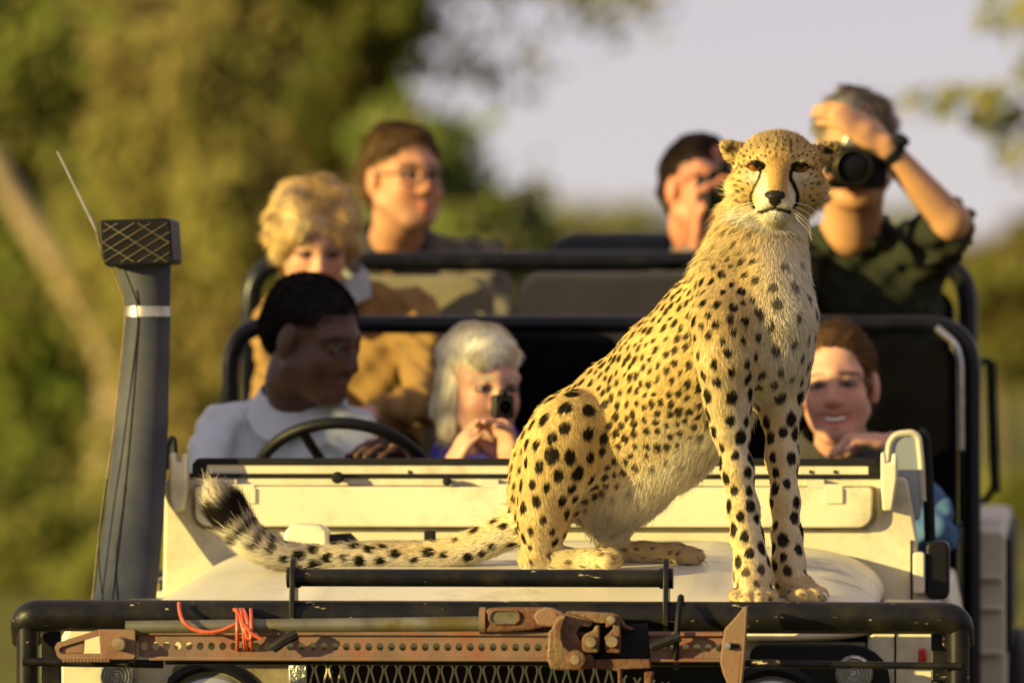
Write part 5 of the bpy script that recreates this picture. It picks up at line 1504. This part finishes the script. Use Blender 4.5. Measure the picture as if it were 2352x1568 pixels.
    fl = P0 - cr; fl = fl / np.linalg.norm(fl, axis=1)[:, None] + np.array([0, 0, -hair.get('fall', 0.4)])
    fl = fl + 0.35 * np.stack([vnoise(P0, 40, 11), vnoise(P0, 40, 12), vnoise(P0, 40, 13)], 1)
    fl -= N0 * (fl * N0).sum(1)[:, None]; fl /= np.linalg.norm(fl, axis=1)[:, None] + 1e-6
    rs = np.random.default_rng(5)
    dr = fl + N0 * hair.get('lift', 0.25) + rs.normal(size=P0.shape) * hair.get('mess', 0.12); dr /= np.linalg.norm(dr, axis=1)[:, None]
    ln = hair.get('len', 0.03) * rs.uniform(0.6, 1.2, n)
    hair_object('hair_strands', P0 - base - N0 * 0.001, dr, ln, N0, np.clip(C0 * 1.3 * rs.uniform(0.7, 1.25, n)[:, None], 0, 1), hair_fur, hm, radius=0.00085, npts=4, bend=fl * 0.25 - N0 * 0.05, curl=hair.get('curl', 0.1), seed=4)
    root['L'] = [0.0]; del root['L']
    return root, L, RR, base

CLOTH = lambda n, c, **k: mat(n, c, 0.85, var=0.14, scale=8, bump=0.25, bscale=350, spec=0.2, **k)
short_hair = lambda col, t=0.0, **k: dict(dict(col=col, add=[((0, -0.020, 0.041 + t), (0.080, 0.099, 0.086)), ((0, -0.06, 0.0), (0.074, 0.062, 0.085))],
    sub=[((0, 0.118, 0.0), (0.105, 0.080, 0.094)), ((0, 0.05, -0.10), (0.11, 0.10, 0.085)), ((0, 0.02, -0.16), (0.2, 0.2, 0.085)), ((0.085, 0.012, -0.02), (0.02, 0.028, 0.04)), ((-0.085, 0.012, -0.02), (0.02, 0.028, 0.04))], bump=0.0025, len=0.022, fall=0.5), **k)

# driver
driver, Ld, _, _ = person('driver in a pale blue shirt behind the steering wheel, looking down to one side', (722, 778, 14.62), 56, 16, 0, 1.06, (0.078, 0.038, 0.023), (684, 950, 14.72), ((512, 1000, 14.78), (800, 1000, 14.66)), (650, 1400, 14.80),
    [dict(s=0, e=(455, 1190, 14.55), w=(612, 1180, 14.33), d=(0.5, -0.5, 0.6), p=(0.7, -0.2, -0.5), curl=1.6, thumb=1), dict(s=1, e=(880, 1170, 14.52), w=(935, 1100, 14.33), d=(-0.35, -0.5, 0.7), p=(-0.6, -0.4, -0.5), curl=1.6, thumb=-1)],
    CLOTH('shirt_blue', (0.50, 0.54, 0.57)), dict(col=(0.010, 0.008, 0.007), add=[((0, -0.020, 0.042), (0.081, 0.100, 0.086)), ((0, -0.06, 0.01), (0.075, 0.062, 0.072))],
    sub=[((0, 0.118, -0.005), (0.12, 0.074, 0.082)), ((0, 0.05, -0.10), (0.11, 0.10, 0.09)), ((0, 0.0, -0.16), (0.2, 0.2, 0.10)), ((0.085, 0.005, -0.02), (0.02, 0.03, 0.04)), ((-0.085, 0.005, -0.02), (0.02, 0.03, 0.04))], thin=0.004, bump=0.001, len=0.005, lift=0.9, curl=0.5, n=16000), vneck=0.10, lip=(0.10, 0.035, 0.03))

# woman with white hair
person('white-haired woman in a purple fleece raising a small black camera to her mouth', (1106, 884, 14.60), 24, 6, 0, 1.0, (0.56, 0.30, 0.20), (1100, 1052, 14.70), ((990, 1128, 14.76), (1225, 1128, 14.72)), (1110, 1480, 14.80),
    [dict(s=0, e=(968, 1260, 14.55), w=(1028, 1090, 14.45), d=(0.45, -0.12, 0.88), p=(0.75, 0.3, -0.1), curl=0.35, thumb=1, hs=0.95), dict(s=1, e=(1245, 1260, 14.55), w=(1176, 1075, 14.44), d=(-0.22, -0.1, 0.95), p=(-0.75, -0.55, 0.1), curl=1.15, thumb=-1, hs=1.0)],
    CLOTH('fleece_purple', (0.055, 0.045, 0.30)), dict(thin=0.008, col=(0.70, 0.60, 0.40), tip=(0.80, 0.74, 0.60), add=[((0, -0.020, 0.048), (0.086, 0.102, 0.090)), ((-0.064, -0.025, -0.035), (0.027, 0.058, 0.085)), ((0.060, -0.03, -0.035), (0.026, 0.055, 0.080)), ((0, -0.07, -0.05), (0.075, 0.05, 0.09)), ((0.0, 0.055, 0.078), (0.062, 0.032, 0.026)), ((-0.035, 0.070, 0.066), (0.030, 0.018, 0.022))],
    sub=[((0.005, 0.128, -0.03), (0.066, 0.084, 0.090)), ((0, 0.09, -0.12), (0.10, 0.10, 0.07))], bump=0.003, freq=48, len=0.026, fall=0.6, n=13000, mess=0.06, lift=0.07, curl=0.05, crown=(0.02, -0.03, 0.15)), sex='f', vneck=0.05, collar_mat=None, ears=False)

# smiling woman
person('smiling brown-haired woman in a blue denim jacket resting her chin by her hand', (1922, 884, 14.58), -8, 0, -3, 1.02, (0.58, 0.30, 0.20), (1922, 1062, 14.68), ((1790, 1112, 14.74), (2078, 1118, 14.70)), (1930, 1500, 14.80),
    [dict(s=0, e=(1752, 1270, 14.60), w=(1850, 1300, 14.35), d=(0.8, -0.3, 0.3), p=(0, 0, -1), curl=0.5, thumb=-1), dict(s=1, e=(2140, 1215, 14.42), w=(2052, 1018, 14.46), d=(-0.86, -0.15, 0.10), p=(-0.1, 0.1, -1), curl=0.75, spread=0.1, thumb=-1, hs=0.98)],
    CLOTH('denim', (0.06, 0.13, 0.25)), dict(col=(0.10, 0.055, 0.028), thin=0.004, add=[((0, -0.020, 0.042), (0.082, 0.100, 0.087)), ((0, -0.06, 0.0), (0.078, 0.064, 0.09)), ((0, -0.11, -0.02), (0.035, 0.04, 0.05))],
    sub=[((0, 0.117, -0.004), (0.098, 0.080, 0.090)), ((0, 0.06, -0.11), (0.11, 0.10, 0.085)), ((0.085, 0.0, -0.02), (0.02, 0.03, 0.04)), ((-0.085, 0.0, -0.02), (0.02, 0.03, 0.04))], bump=0.0015, len=0.030, fall=-0.1, lift=0.06, mess=0.05, curl=0.04, crown=(0, 0.10, 0.06), n=10000), sex='f', vneck=0.08, smile=1.0, collar_mat=mat('collar_dark', (0.03, 0.025, 0.02), 0.9))

# blond woman
person('blond woman in a tan jacket bending her head, seated behind the driver', (722, 548, 15.60), 10, 26, 0, 1.02, (0.55, 0.29, 0.19), (760, 690, 15.72), ((648, 735, 15.80), (945, 722, 15.72)), (790, 1150, 15.85),
    [dict(s=0, e=(618, 960, 15.62), w=(720, 1010, 15.38), d=(0.9, -0.3, 0.1), p=(0, 0, -1), curl=0.7, thumb=-1), dict(s=1, e=(990, 925, 15.55), w=(850, 955, 15.30), d=(-0.9, -0.2, 0.05), p=(0, 0, -1), curl=0.8, thumb=1)],
    CLOTH('jacket_tan', (0.25, 0.145, 0.045)), dict(col=(0.52, 0.35, 0.15), tip=(0.72, 0.56, 0.32), add=[((0, -0.022, 0.036), (0.096, 0.110, 0.090)), ((-0.05, -0.02, 0.0), (0.050, 0.075, 0.06)), ((0.05, -0.03, 0.0), (0.050, 0.07, 0.06)), ((0, -0.08, -0.02), (0.075, 0.05, 0.08)), ((0, 0.060, 0.072), (0.060, 0.030, 0.026)), ((0, 0.030, 0.088), (0.064, 0.050, 0.040)), ((0, 0.0, 0.100), (0.060, 0.060, 0.038))],
    thin=0.004, sub=[((0, 0.130, -0.022), (0.070, 0.090, 0.086)), ((0, 0.08, -0.12), (0.10, 0.10, 0.08))], bump=0.0055, freq=75, len=0.026, lift=0.12, curl=0.16, mess=0.18, n=14000), sex='f', vneck=0.10, collar_mat=mat('collar_blue', (0.34, 0.37, 0.38), 0.85), wrinkle=0.006)

# man with glasses
gm, Lg, RRg, gb = person('dark-haired man with glasses in a grey vest on the rear bench', (928, 408, 16.60), 30, -2, 0, 1.04, (0.50, 0.235, 0.125), (905, 575, 16.75), ((800, 622, 16.82), (1098, 610, 16.72)), (960, 1010, 16.9),
    [dict(s=0, e=(770, 830, 16.7), w=(850, 930, 16.45), d=(0.8, -0.4, 0), p=(0, 0, -1), curl=0.6, thumb=-1), dict(s=1, e=(1165, 800, 16.6), w=(1040, 905, 16.40), d=(-0.8, -0.4, 0), p=(0, 0, -1), curl=0.6, thumb=1)],
    CLOTH('vest_grey', (0.125, 0.11, 0.085)), short_hair((0.10, 0.058, 0.027), 0.004, len=0.022, bump=0.0025, lift=0.1, thin=0.0015), vneck=0.14, stubble=0.25, collar_mat=mat('collar_black', (0.02, 0.018, 0.016), 0.9))
gl = MB()
for g in (-1, 1):
    gl.tube([Vector(Lg(g * 0.034 + 0.026 * math.cos(t), 0.104 - 0.012 * abs(math.cos(t)) * (1 if math.cos(t) * g > 0 else 0), -0.003 + 0.021 * math.sin(t))) - Vector(gb) for t in np.linspace(0, 2 * math.pi, 20, endpoint=False)], 0.0024, 6, closed=True)
    gl.tube([Vector(Lg(g * 0.060, 0.092, 0.004)) - Vector(gb), Vector(Lg(g * 0.078, 0.0, 0.008)) - Vector(gb)], 0.0024, 6)
gl.tube([Vector(Lg(-0.008, 0.106, 0.0)) - Vector(gb), Vector(Lg(0.008, 0.106, 0.0)) - Vector(gb)], 0.0024, 6)
gl.build('glasses', M['black_plastic'], gm, smooth=True)

# dark-haired man filming
person('black-haired man on the rear bench filming with a video camera', (1612, 432, 16.62), 34, 4, 0, 1.03, (0.50, 0.20, 0.12), (1630, 600, 16.76), ((1530, 650, 16.82), (1800, 640, 16.74)), (1660, 1040, 16.9),
    [dict(s=0, e=(1545, 790, 16.55), w=(1605, 575, 16.42), d=(0.12, -0.1, 0.98), p=(0.8, -0.3, 0), curl=0.9, thumb=1), dict(s=1, e=(1835, 640, 16.5), w=(1700, 420, 16.40), d=(-0.85, -0.1, 0.35), p=(-0.3, 0.2, -0.9), curl=0.9, thumb=1)],
    CLOTH('shirt_grey', (0.13, 0.12, 0.11)), short_hair((0.020, 0.012, 0.009), 0.004, len=0.016, thin=0.005, lift=0.15), vneck=0.10)

# man with a reflex camera
cmn, Lc, RRc, cb = person('grey-haired man in a dark green shirt shading his eyes over a reflex camera', (1964, 345, 15.58), -4, 8, 0, 1.06, (0.50, 0.255, 0.12), (1958, 520, 15.68), ((1832, 590, 15.76), (2112, 590, 15.72)), (1985, 1120, 15.86),
    [dict(s=0, e=(1768, 760, 15.45), w=(1812, 540, 15.40), d=(0.25, -0.1, 0.95), p=(0.8, -0.2, 0.1), curl=0.9, thumb=1), dict(s=1, e=(2186, 508, 15.42), w=(2032, 338, 15.38), d=(-0.80, 0.10, 0.60), p=(-0.45, 0.65, -0.6), curl=0.45, spread=0.2, thumb=-1, hs=1.08)],
    CLOTH('shirt_green', (0.020, 0.023, 0.012)), short_hair((0.17, 0.14, 0.105), 0.004, tip=(0.42, 0.38, 0.33), bump=0.006, freq=85, len=0.022, lift=0.2, curl=0.25, mess=0.2, thin=0.004), vneck=0.21, sleeve='elbow', chest=0.13, stubble=0.15, collar=False)
wp = PP((2032, 338, 15.38)); wd = unit(PP((2186, 508, 15.42)) - wp)
MB().lathe(Vector(wp + wd * 0.012 - cb), wd, [(0.031, 0), (0.034, 0.004), (0.034, 0.018), (0.031, 0.022)], 20).build('watch_strap', M['rubber'], cmn, smooth=True)
MB().lathe(Vector(wp + wd * 0.022 + np.array([0.02, -0.018, 0.028]) - cb), (0.4, -0.5, 0.75), [(0.018, 0), (0.019, 0.006), (0.016, 0.01), (0.001, 0.0105)], 18).build('watch_case', M['black_plastic'], cmn, smooth=True)

# ------------------------------------------------------------------ cameras in their hands
mat('camera_black', (0.007, 0.006, 0.006), 0.45, spec=0.25, var=0.2, scale=40)
def lens_cam(px, py, d, aim, size, lens_r, lens_l, label, name):
    c = Vector(W(px, py, d)); fw = Vector(aim).normalized(); rt = Vector((1, 0, 0)); rt = (rt - fw * rt.dot(fw)).normalized(); up = rt.cross(fw) * -1
    if up.z < 0: up = -up
    o = empty(name, c)
    bw, bh, bd = size
    q = MB(); vsq = []
    out = rrect(-bw/2, -bh/2, bw/2, bh/2, bh * 0.16, 4); out = [(x, z + (0.018 * max(0, 1 - (abs(x) / (bw * 0.22)) ** 4) if z > bh * 0.3 else 0)) for x, z in out]
    out = rrect(-bw/2, -bh/2, bw/2, bh/2, bh * 0.16, 4)
    for dd in (0, -bd):
        vsq += [rt * x + up * z + fw * dd for x, z in out]
    n = len(out)
    q.add(vsq, [tuple(range(n)), tuple(range(2*n-1, n-1, -1))] + [(i, (i+1) % n, (i+1) % n + n, i + n) for i in range(n)])
    q.build('camera_body', M['camera_black'], o, bevel=0.004)
    hp_ = MB(); pl = [(-bw*0.2, bh*0.45), (bw*0.2, bh*0.45), (bw*0.13, bh*0.72), (-bw*0.13, bh*0.72)]
    vsq = [rt * x + up * z + fw * dd for dd in (0.004, -bd * 0.8) for x, z in pl]
    hp_.add(vsq, [(0,1,2,3), (7,6,5,4), (0,4,5,1), (1,5,6,2), (2,6,7,3), (3,7,4,0)]); hp_.build('viewfinder', M['steel'] if lens_r > 0.03 else M['camera_black'], o, bevel=0.003)
    l = MB().lathe(fw * -0.002, fw, [(lens_r * 0.88, 0), (lens_r * 0.88, lens_l * 0.4), (lens_r, lens_l * 0.45), (lens_r, lens_l), (lens_r * 0.88, lens_l + 0.001), (lens_r * 0.86, lens_l - 0.012)], 32, False).build('lens_barrel', M['camera_black'], o, smooth=True)
    MB().lathe(fw * (lens_l - 0.016), fw, [(lens_r * 0.86, 0), (lens_r * 0.6, 0.005), (lens_r * 0.25, 0.008), (0.0005, 0.009)], 28).build('front_glass', M['grey_glass_dark'], l, smooth=True)
    MB().lathe(fw * (lens_l - 0.004), fw, [(lens_r * 1.005, 0), (lens_r * 1.012, 0.003), (lens_r * 0.93, 0.0055), (lens_r * 0.90, 0.002)], 32, False).build('lens_ring', M['camera_ring' if lens_r > 0.04 else 'camera_black'], l, smooth=True)
    tag(o, label, 'camera'); return o
m, nt, b = nodes_of('grey_glass_dark'); b.inputs['Base Color'].default_value = (0.006, 0.006, 0.008, 1); b.inputs['Roughness'].default_value = 0.1; b.inputs['Specular IOR Level'].default_value = 0.1
mat('camera_ring', (0.05, 0.038, 0.02), 0.4, 0.6, var=0.1)
lens_cam(1964, 382, 15.42, (-0.10, -1, -0.06), (0.140, 0.100, 0.05), 0.041, 0.075, 'large black reflex camera with a wide round lens held up to a face', 'reflex_camera')
lens_cam(1664, 440, 16.36, (0.25, -1, -0.02), (0.085, 0.100, 0.10), 0.028, 0.05, 'grey and black video camera held by the black-haired man', 'video_camera')
lens_cam(1158, 934, 14.44, (0.15, -1, 0.0), (0.042, 0.050, 0.05), 0.016, 0.02, 'small black compact camera in the hands of the white-haired woman', 'compact_camera')

# ------------------------------------------------------------------ ground, bush and trees behind the vehicle
m, nt, b = nodes_of('savanna_ground')
tc = nt.nodes.new('ShaderNodeTexCoord')
n1 = nt.nodes.new('ShaderNodeTexNoise'); n1.inputs['Scale'].default_value = 0.35; n1.inputs['Detail'].default_value = 8
n2 = nt.nodes.new('ShaderNodeTexNoise'); n2.inputs['Scale'].default_value = 6; n2.inputs['Detail'].default_value = 8
r1 = nt.nodes.new('ShaderNodeValToRGB')
r1.color_ramp.elements[0].color = (0.13, 0.105, 0.022, 1); r1.color_ramp.elements[0].position = 0.35
r1.color_ramp.elements[1].color = (0.135, 0.145, 0.016, 1); r1.color_ramp.elements[1].position = 0.62
mm = nt.nodes.new('ShaderNodeMix'); mm.data_type = 'RGBA'; mm.blend_type = 'MULTIPLY'; mm.inputs['Factor'].default_value = 0.6
r2 = nt.nodes.new('ShaderNodeValToRGB'); r2.color_ramp.elements[0].color = (0.5, 0.5, 0.5, 1); r2.color_ramp.elements[1].color = (1.3, 1.3, 1.2, 1)
for a_, b_ in ((tc.outputs['Object'], n1.inputs['Vector']), (tc.outputs['Object'], n2.inputs['Vector']), (n1.outputs['Fac'], r1.inputs['Fac']), (n2.outputs['Fac'], r2.inputs['Fac']),
               (r1.outputs['Color'], mm.inputs['A']), (r2.outputs['Color'], mm.inputs['B']), (mm.outputs['Result'], b.inputs['Base Color'])):
    nt.links.new(a_, b_)
b.inputs['Roughness'].default_value = 0.95; b.inputs['Specular IOR Level'].default_value = 0.1
g = MB().add([(-2500, -400, 0), (2500, -400, 0), (2500, 3500, 0), (-2500, 3500, 0)], [(0, 1, 2, 3)]).build('ground', M['savanna_ground'])
tag(g, kind='structure'); g['label'] = 'green and tawny savanna ground reaching to the horizon'

def leaf_mat(name):
    m = bpy.data.materials.new(name); m.use_nodes = True; nt = m.node_tree; nt.nodes.clear(); N, L = nt.nodes.new, nt.links.new
    o = N('ShaderNodeOutputMaterial'); a = N('ShaderNodeAttribute'); a.attribute_name = 'Col'
    d = N('ShaderNodeBsdfDiffuse'); t = N('ShaderNodeBsdfTranslucent'); ms = N('ShaderNodeMixShader'); ms.inputs[0].default_value = 0.5
    L(a.outputs['Color'], d.inputs['Color']); L(a.outputs['Color'], t.inputs['Color']); L(d.outputs[0], ms.inputs[1]); L(t.outputs[0], ms.inputs[2]); L(ms.outputs[0], o.inputs['Surface'])
    MATS[name] = m; return m
leaf_mat('leaf')
mat('bark_pale', (0.34, 0.25, 0.15), 0.9, var=0.3, scale=6, bump=0.6, bscale=25)
mat('bark', (0.13, 0.09, 0.055), 0.9, var=0.3, scale=6, bump=0.6, bscale=25)
GREEN, OLIVE, STRAW, GREY_GREEN = np.array([0.185, 0.245, 0.048]), np.array([0.24, 0.245, 0.062]), np.array([0.36, 0.28, 0.11]), np.array([0.19, 0.20, 0.11])
def leaves(clumps, per, size, cols, seed, origin, loose=0.2):
    """leaf-sized faces scattered through clumps; each clump has its own tone"""
    r = np.random.default_rng(seed); Vs, Cs = [], []
    vol = np.array([c[1][0] * c[1][2] for c in clumps]); vol = vol / vol.sum()
    for (c, rad), fr in zip(clumps, vol):
        n = max(40, int(per * fr))
        # sub-clumps give light and dark groups
        k = max(6, n // 70); ctr = r.normal(size=(k, 3)); ctr /= np.linalg.norm(ctr, axis=1)[:, None]; ctr *= (r.random(k) ** 0.45)[:, None]
        pick = r.integers(0, k, n); P = ctr[pick] + r.normal(size=(n, 3)) * loose
        P = np.array(c) + P * np.array(rad)
        tone = r.uniform(0.65, 1.3, k)[pick] * r.uniform(0.8, 1.2, n)
        mix = r.random(k)[pick]; col = cols[0] * (1 - mix)[:, None] + cols[1] * mix[:, None]
        st = r.random(n) < 0.10; col[st] = cols[2]
        nn = r.normal(size=(n, 3)) * 0.55 + np.array([-0.85, -0.62, 0.30]); a = np.cross(nn, r.normal(size=(n, 3))); a /= np.linalg.norm(a, axis=1)[:, None]; bb = np.cross(a, nn); bb /= np.linalg.norm(bb, axis=1)[:, None]
        s = size * r.uniform(0.6, 1.4, n)[:, None]
        q = np.stack([P - a * s, P + bb * s * 0.6, P + a * s, P - bb * s * 0.6], 1)
        Vs.append(q.reshape(-1, 3)); Cs.append(np.repeat(np.clip(col * tone[:, None], 0, 1), 4, 0))
    V = np.concatenate(Vs) - np.array(origin); C = np.concatenate(Cs)
    me = np_mesh('crown', V, np.arange(len(V)).reshape(-1, 4)); set_color(me, C)
    return me
def tree(label, base_px, d, clumps, per, size, cols, seed, trunk=None, bark='bark', name='tree', group='trees and bush behind the vehicle', r0=0.11, limbs=True, spray=None):
    bx_ = (base_px - CX) / FPX * d; base = Vector((bx_, d - D0, 0))
    root = empty(name, base); tag(root, label, 'tree' if 'tree' in name else 'bush', group)
    cl = [(np.array(W(px, py, d + dd)), (rx * d / FPX, rd, rz * d / FPX)) for px, py, rx, rz, dd, rd in clumps]
    link_mesh('crown', leaves(cl, per, size, cols, seed, base), M['leaf'], root, smooth=False)
    if spray:
        sp_ = [(np.array(W(px, py, d + dd)), (rx * d / FPX, rd, rz * d / FPX)) for px, py, rx, rz, dd, rd in spray[0]]
        link_mesh('crown', leaves(sp_, spray[1], size, spray[2], seed + 500, base, 0.42), M['leaf'], root, smooth=False)
    q = MB(); rnd = random.Random(seed)
    if trunk is None:
        top = sorted(cl, key=lambda c: c[0][2])[len(cl) // 2][0]
        tp = [Vector((0, 0, -0.05)), Vector(((top[0] - base.x) * 0.2 + rnd.uniform(-.1, .1), 0, top[2] * 0.35)), Vector(((top[0] - base.x) * 0.6, top[1] - base.y, top[2] * 0.7)), Vector(top) - base]
    else: tp = [Vector(W(px, py, d)) - base for px, py in trunk]
    sp = [Vector(p) for p in spline([tuple(p) for p in tp], 5)]
    q.tube(sp, [r0 * (1 - 0.6 * i / len(sp)) for i in range(len(sp))], 9)
    if limbs:
        for c, rad in cl:
            t = Vector(c) - base; s_ = min(sp[2:], key=lambda p: (p - t).length + 0.6 * max(0, p.z - t.z))
            mid = (s_ + t) / 2 + Vector((rnd.uniform(-.15, .15), rnd.uniform(-.15, .15), rnd.uniform(0, .2)))
            q.tube([Vector(p) for p in spline([tuple(s_), tuple(mid), tuple(t)], 4)], [r0 * 0.45 * (1 - 0.08 * i) for i in range(9)], 6)
    q.build('trunk', M[bark], root, smooth=True)
    return root
A1, A2, A3 = (GREEN, OLIVE, STRAW), (OLIVE, STRAW * 0.8, STRAW), (GREY_GREEN * 0.8, OLIVE, STRAW)
tree('pale leaning thorn tree trunk in front of dense olive foliage', 240, 54, [(-330, 60, 200, 160, 0, 0.7), (-260, -220, 260, 130, 0.3, 0.8)], 5000, 0.06, A1, 1,
     trunk=[(238, 1290), (236, 1200), (246, 1050), (262, 880), (215, 740), (120, 590), (10, 420), (-120, 200), (-230, 60)], bark='bark_pale', name='thorn_tree', r0=0.15)
tree('broad olive-green tree filling the view behind the snorkel', 90, 60, [(60, 260, 330, 260, 0, 1.0), (-120, 560, 280, 260, 0.4, 1.0), (190, 640, 260, 240, -0.3, 0.9), (60, 940, 300, 240, 0.2, 1.0), (-60, 1130, 300, 120, 0, 0.9), (260, 60, 260, 220, 0.3, 0.9), (-160, 60, 260, 240, 0.5, 0.9)], 15000, 0.085, A1, 2, r0=0.2)
tree('tawny-green tree behind the driver with straw-coloured patches', 520, 51, [(480, 230, 270, 250, 0, 1.0), (380, 560, 240, 230, 0.4, 0.9), (620, 520, 240, 240, -0.2, 0.9), (500, 850, 260, 240, 0.3, 1.0), (420, 1110, 260, 180, 0, 0.9), (700, 860, 240, 220, 0.3, 0.9), (640, 20, 260, 150, 0.5, 0.9), (860, 560, 180, 180, 0.2, 0.8)], 16000, 0.075, A2, 3, r0=0.16)
tree('tree with a crown coloured dark for shade and a thin branch reaching into the pale sky', 800, 45, [(830, 40, 150, 110, 0, 0.6), (720, -100, 200, 120, 0.2, 0.7), (960, -70, 130, 70, 0.1, 0.5), (850, 190, 110, 90, 0, 0.5), (800, 320, 150, 120, 0.3, 0.6)], 6000, 0.060, (GREEN * 0.6, np.array([0.09, 0.065, 0.025]), OLIVE * 0.7), 4, r0=0.06,  # shade is put into the leaf colours of this crown
     spray=([(1420, 40, 130, 50, 0, 0.35), (1330, -20, 140, 50, 0.1, 0.35), (1160, -50, 160, 60, 0, 0.4), (1110, 175, 150, 40, 0, 0.3), (1000, 110, 120, 70, 0.1, 0.3)], 480, (GREY_GREEN, OLIVE, STRAW)))
tree('rounded green bush behind the man with glasses', 1060, 42, [(1000, 420, 140, 120, 0, 0.7), (1120, 520, 140, 110, 0.3, 0.7), (960, 640, 220, 150, 0, 0.8), (1180, 690, 200, 140, 0.2, 0.8), (1060, 880, 260, 170, 0, 0.9), (1300, 830, 180, 120, 0.3, 0.8), (930, 300, 110, 100, 0.2, 0.6), (940, 1080, 240, 180, 0, 0.8)], 12000, 0.065, (GREY_GREEN * 0.85, GREEN, STRAW), 6, name='bush')
for i, (px, pyt, hh, dd, nm) in enumerate(((1240, 470, 90, 240, 'low grey-green bush on the skyline beside the rear hoop'), (1370, 448, 100, 250, 'flat-topped grey-green tree on the skyline behind the empty rear seat'), (1520, 452, 100, 245, 'grey-green skyline tree beside the black-haired man'), (1700, 470, 100, 250, 'skyline tree hidden mostly by the cheetah'), (2060, 470, 110, 230, 'skyline tree behind the cameraman'))):
    tree(nm, px, dd, [(px, pyt + 60, 120, 55, 0, 3), (px - 90, pyt + 130, 150, 80, 1, 3), (px + 70, pyt + 150, 150, 90, 0, 3), (px, pyt + 260, 170, 120, 0, 3)], 5000, 0.22, (GREY_GREEN, GREY_GREEN * 1.1, STRAW), 20 + i, name='skyline_tree', r0=0.3)  # distance haze painted in as paler grey-green leaves
for i, (px, pyt, dd, nm) in enumerate(((2300, 540, 90, 'brownish bush at the edge of the plain beyond the cameraman'), (2440, 500, 95, 'olive bush at the edge of the plain beyond the rear wheel'))):
    tree(nm, px, dd, [(px, pyt + 70, 130, 80, 0, 1.5), (px - 60, pyt + 160, 150, 90, 0.5, 1.5), (px + 60, pyt + 240, 150, 110, 0, 1.5)], 7000, 0.10, (np.array([0.085, 0.06, 0.022]), OLIVE, STRAW * 0.8), 40 + i, name='bush', r0=0.12)
tree('slender branch of olive leaves crossing the sky beside the cameraman', 2560, 30, [(2540, 360, 110, 120, 0, 0.5), (2590, 120, 110, 120, 0, 0.5)], 900, 0.045, A3, 60, trunk=[(2600, 1620), (2590, 900), (2540, 480), (2470, 330)], name='tree', r0=0.05, limbs=False,
     spray=([(2290, 270, 120, 45, 0, 0.35), (2180, 222, 110, 36, 0.1, 0.3), (2380, 335, 110, 60, 0, 0.35), (2330, 40, 80, 50, 0, 0.3), (2420, 120, 90, 80, 0, 0.5)], 420, (GREY_GREEN, OLIVE, STRAW)))
for i, (px, nm) in enumerate(((-60, 'tall yellow-green tree far back behind the leaning trunk'), (330, 'tall yellow-green tree far back between snorkel and driver'), (700, 'tall yellow-green tree far back behind the blond woman'))):
    tree(nm, px, 100 - 9 * i, [(px + dx, py, 260, 190, 0, 1.5) for dx, py in ((0, 100), (-120, 380), (120, 420), (-100, 700), (110, 740), (0, 960))], 9000, 0.16, A1 if i != 1 else A2, 80 + i, r0=0.3)
# low scrub in front of the tree line
for i, (px, d, w_, h_) in enumerate(((60, 44, 200, 110), (330, 42, 170, 90), (560, 40, 200, 110), (2330, 60, 130, 60))):
    by = CY + FPX * 1.55 / d
    tree(('low green scrub at the foot of the leaning trunk', 'small tuft of green scrub between trunk and driver', 'bright green scrub behind the driver', 'small dark scrub on the plain beside the rear body')[i], px, d,
         [(px, by - h_ * 0.9, w_, h_, 0, 0.5), (px + w_ * 0.7, by - h_ * 0.5, w_ * 0.6, h_ * 0.6, 0.2, 0.4), (px - w_ * 0.7, by - h_ * 0.5, w_ * 0.6, h_ * 0.6, 0.1, 0.4)], 3500, 0.04, (np.array([0.12, 0.145, 0.018]), OLIVE, STRAW), 70 + i, name='scrub_bush', r0=0.03, limbs=False)
# the thorn tree beside the track whose broken shade falls on the seats

sdir = np.array([-math.sin(SUN_AZ), -math.cos(SUN_AZ)]); sper = np.array([-math.cos(SUN_AZ), math.sin(SUN_AZ)])
def by_sun(s_, t_, z_):
    p = sper * s_ + sdir * t_; return np.array([p[0], p[1], z_ + t_ * math.tan(SUN_EL)])
T_ = 9.0
cl = [(by_sun(2.10, T_, 1.50), (0.30, 0.30, 0.30)), (by_sun(2.22, T_ + 0.2, 1.20), (0.34, 0.3, 0.30)), (by_sun(2.55, T_, 1.15), (0.30, 0.3, 0.26))]
th = [(by_sun(s_, T_ + 0.3, z_), (0.34, 0.3, 0.26)) for s_, z_ in ((2.6, 1.55), (2.95, 1.30), (3.3, 1.45), (3.75, 1.55), (2.5, 1.85))]
bp = by_sun(2.35, T_, 0); bp = Vector((bp[0], bp[1], 0))
sh_t = empty('thorn_tree', bp); tag(sh_t, 'small thorn tree beside the track, throwing broken shade on the seats', 'tree', 'trees and bush behind the vehicle')
l1, l2 = leaves(cl, 3400, 0.035, A1, 91, bp), leaves(th, 1500, 0.045, A1, 92, bp)
link_mesh('crown', l1, M['leaf'], sh_t, smooth=False); link_mesh('crown', l2, M['leaf'], sh_t, smooth=False)
q = MB(); tp = [Vector((0, 0, -0.05)), Vector((0.05, 0.05, 1.2)), Vector((0, 0, 2.4)), Vector(cl[0][0]) - bp]
q.tube([Vector(p) for p in spline([tuple(p) for p in tp], 5)], [0.09 - 0.004 * i for i in range(16)], 8)
for c, r_ in cl + th:
    q.tube([Vector((0, 0, 2.3)), (Vector((0, 0, 2.5)) + Vector(c) - bp) / 2 + Vector((0, 0, 0.1)), Vector(c) - bp], [0.035, 0.024, 0.012], 6)
q.build('trunk', M['bark'], sh_t, smooth=True)
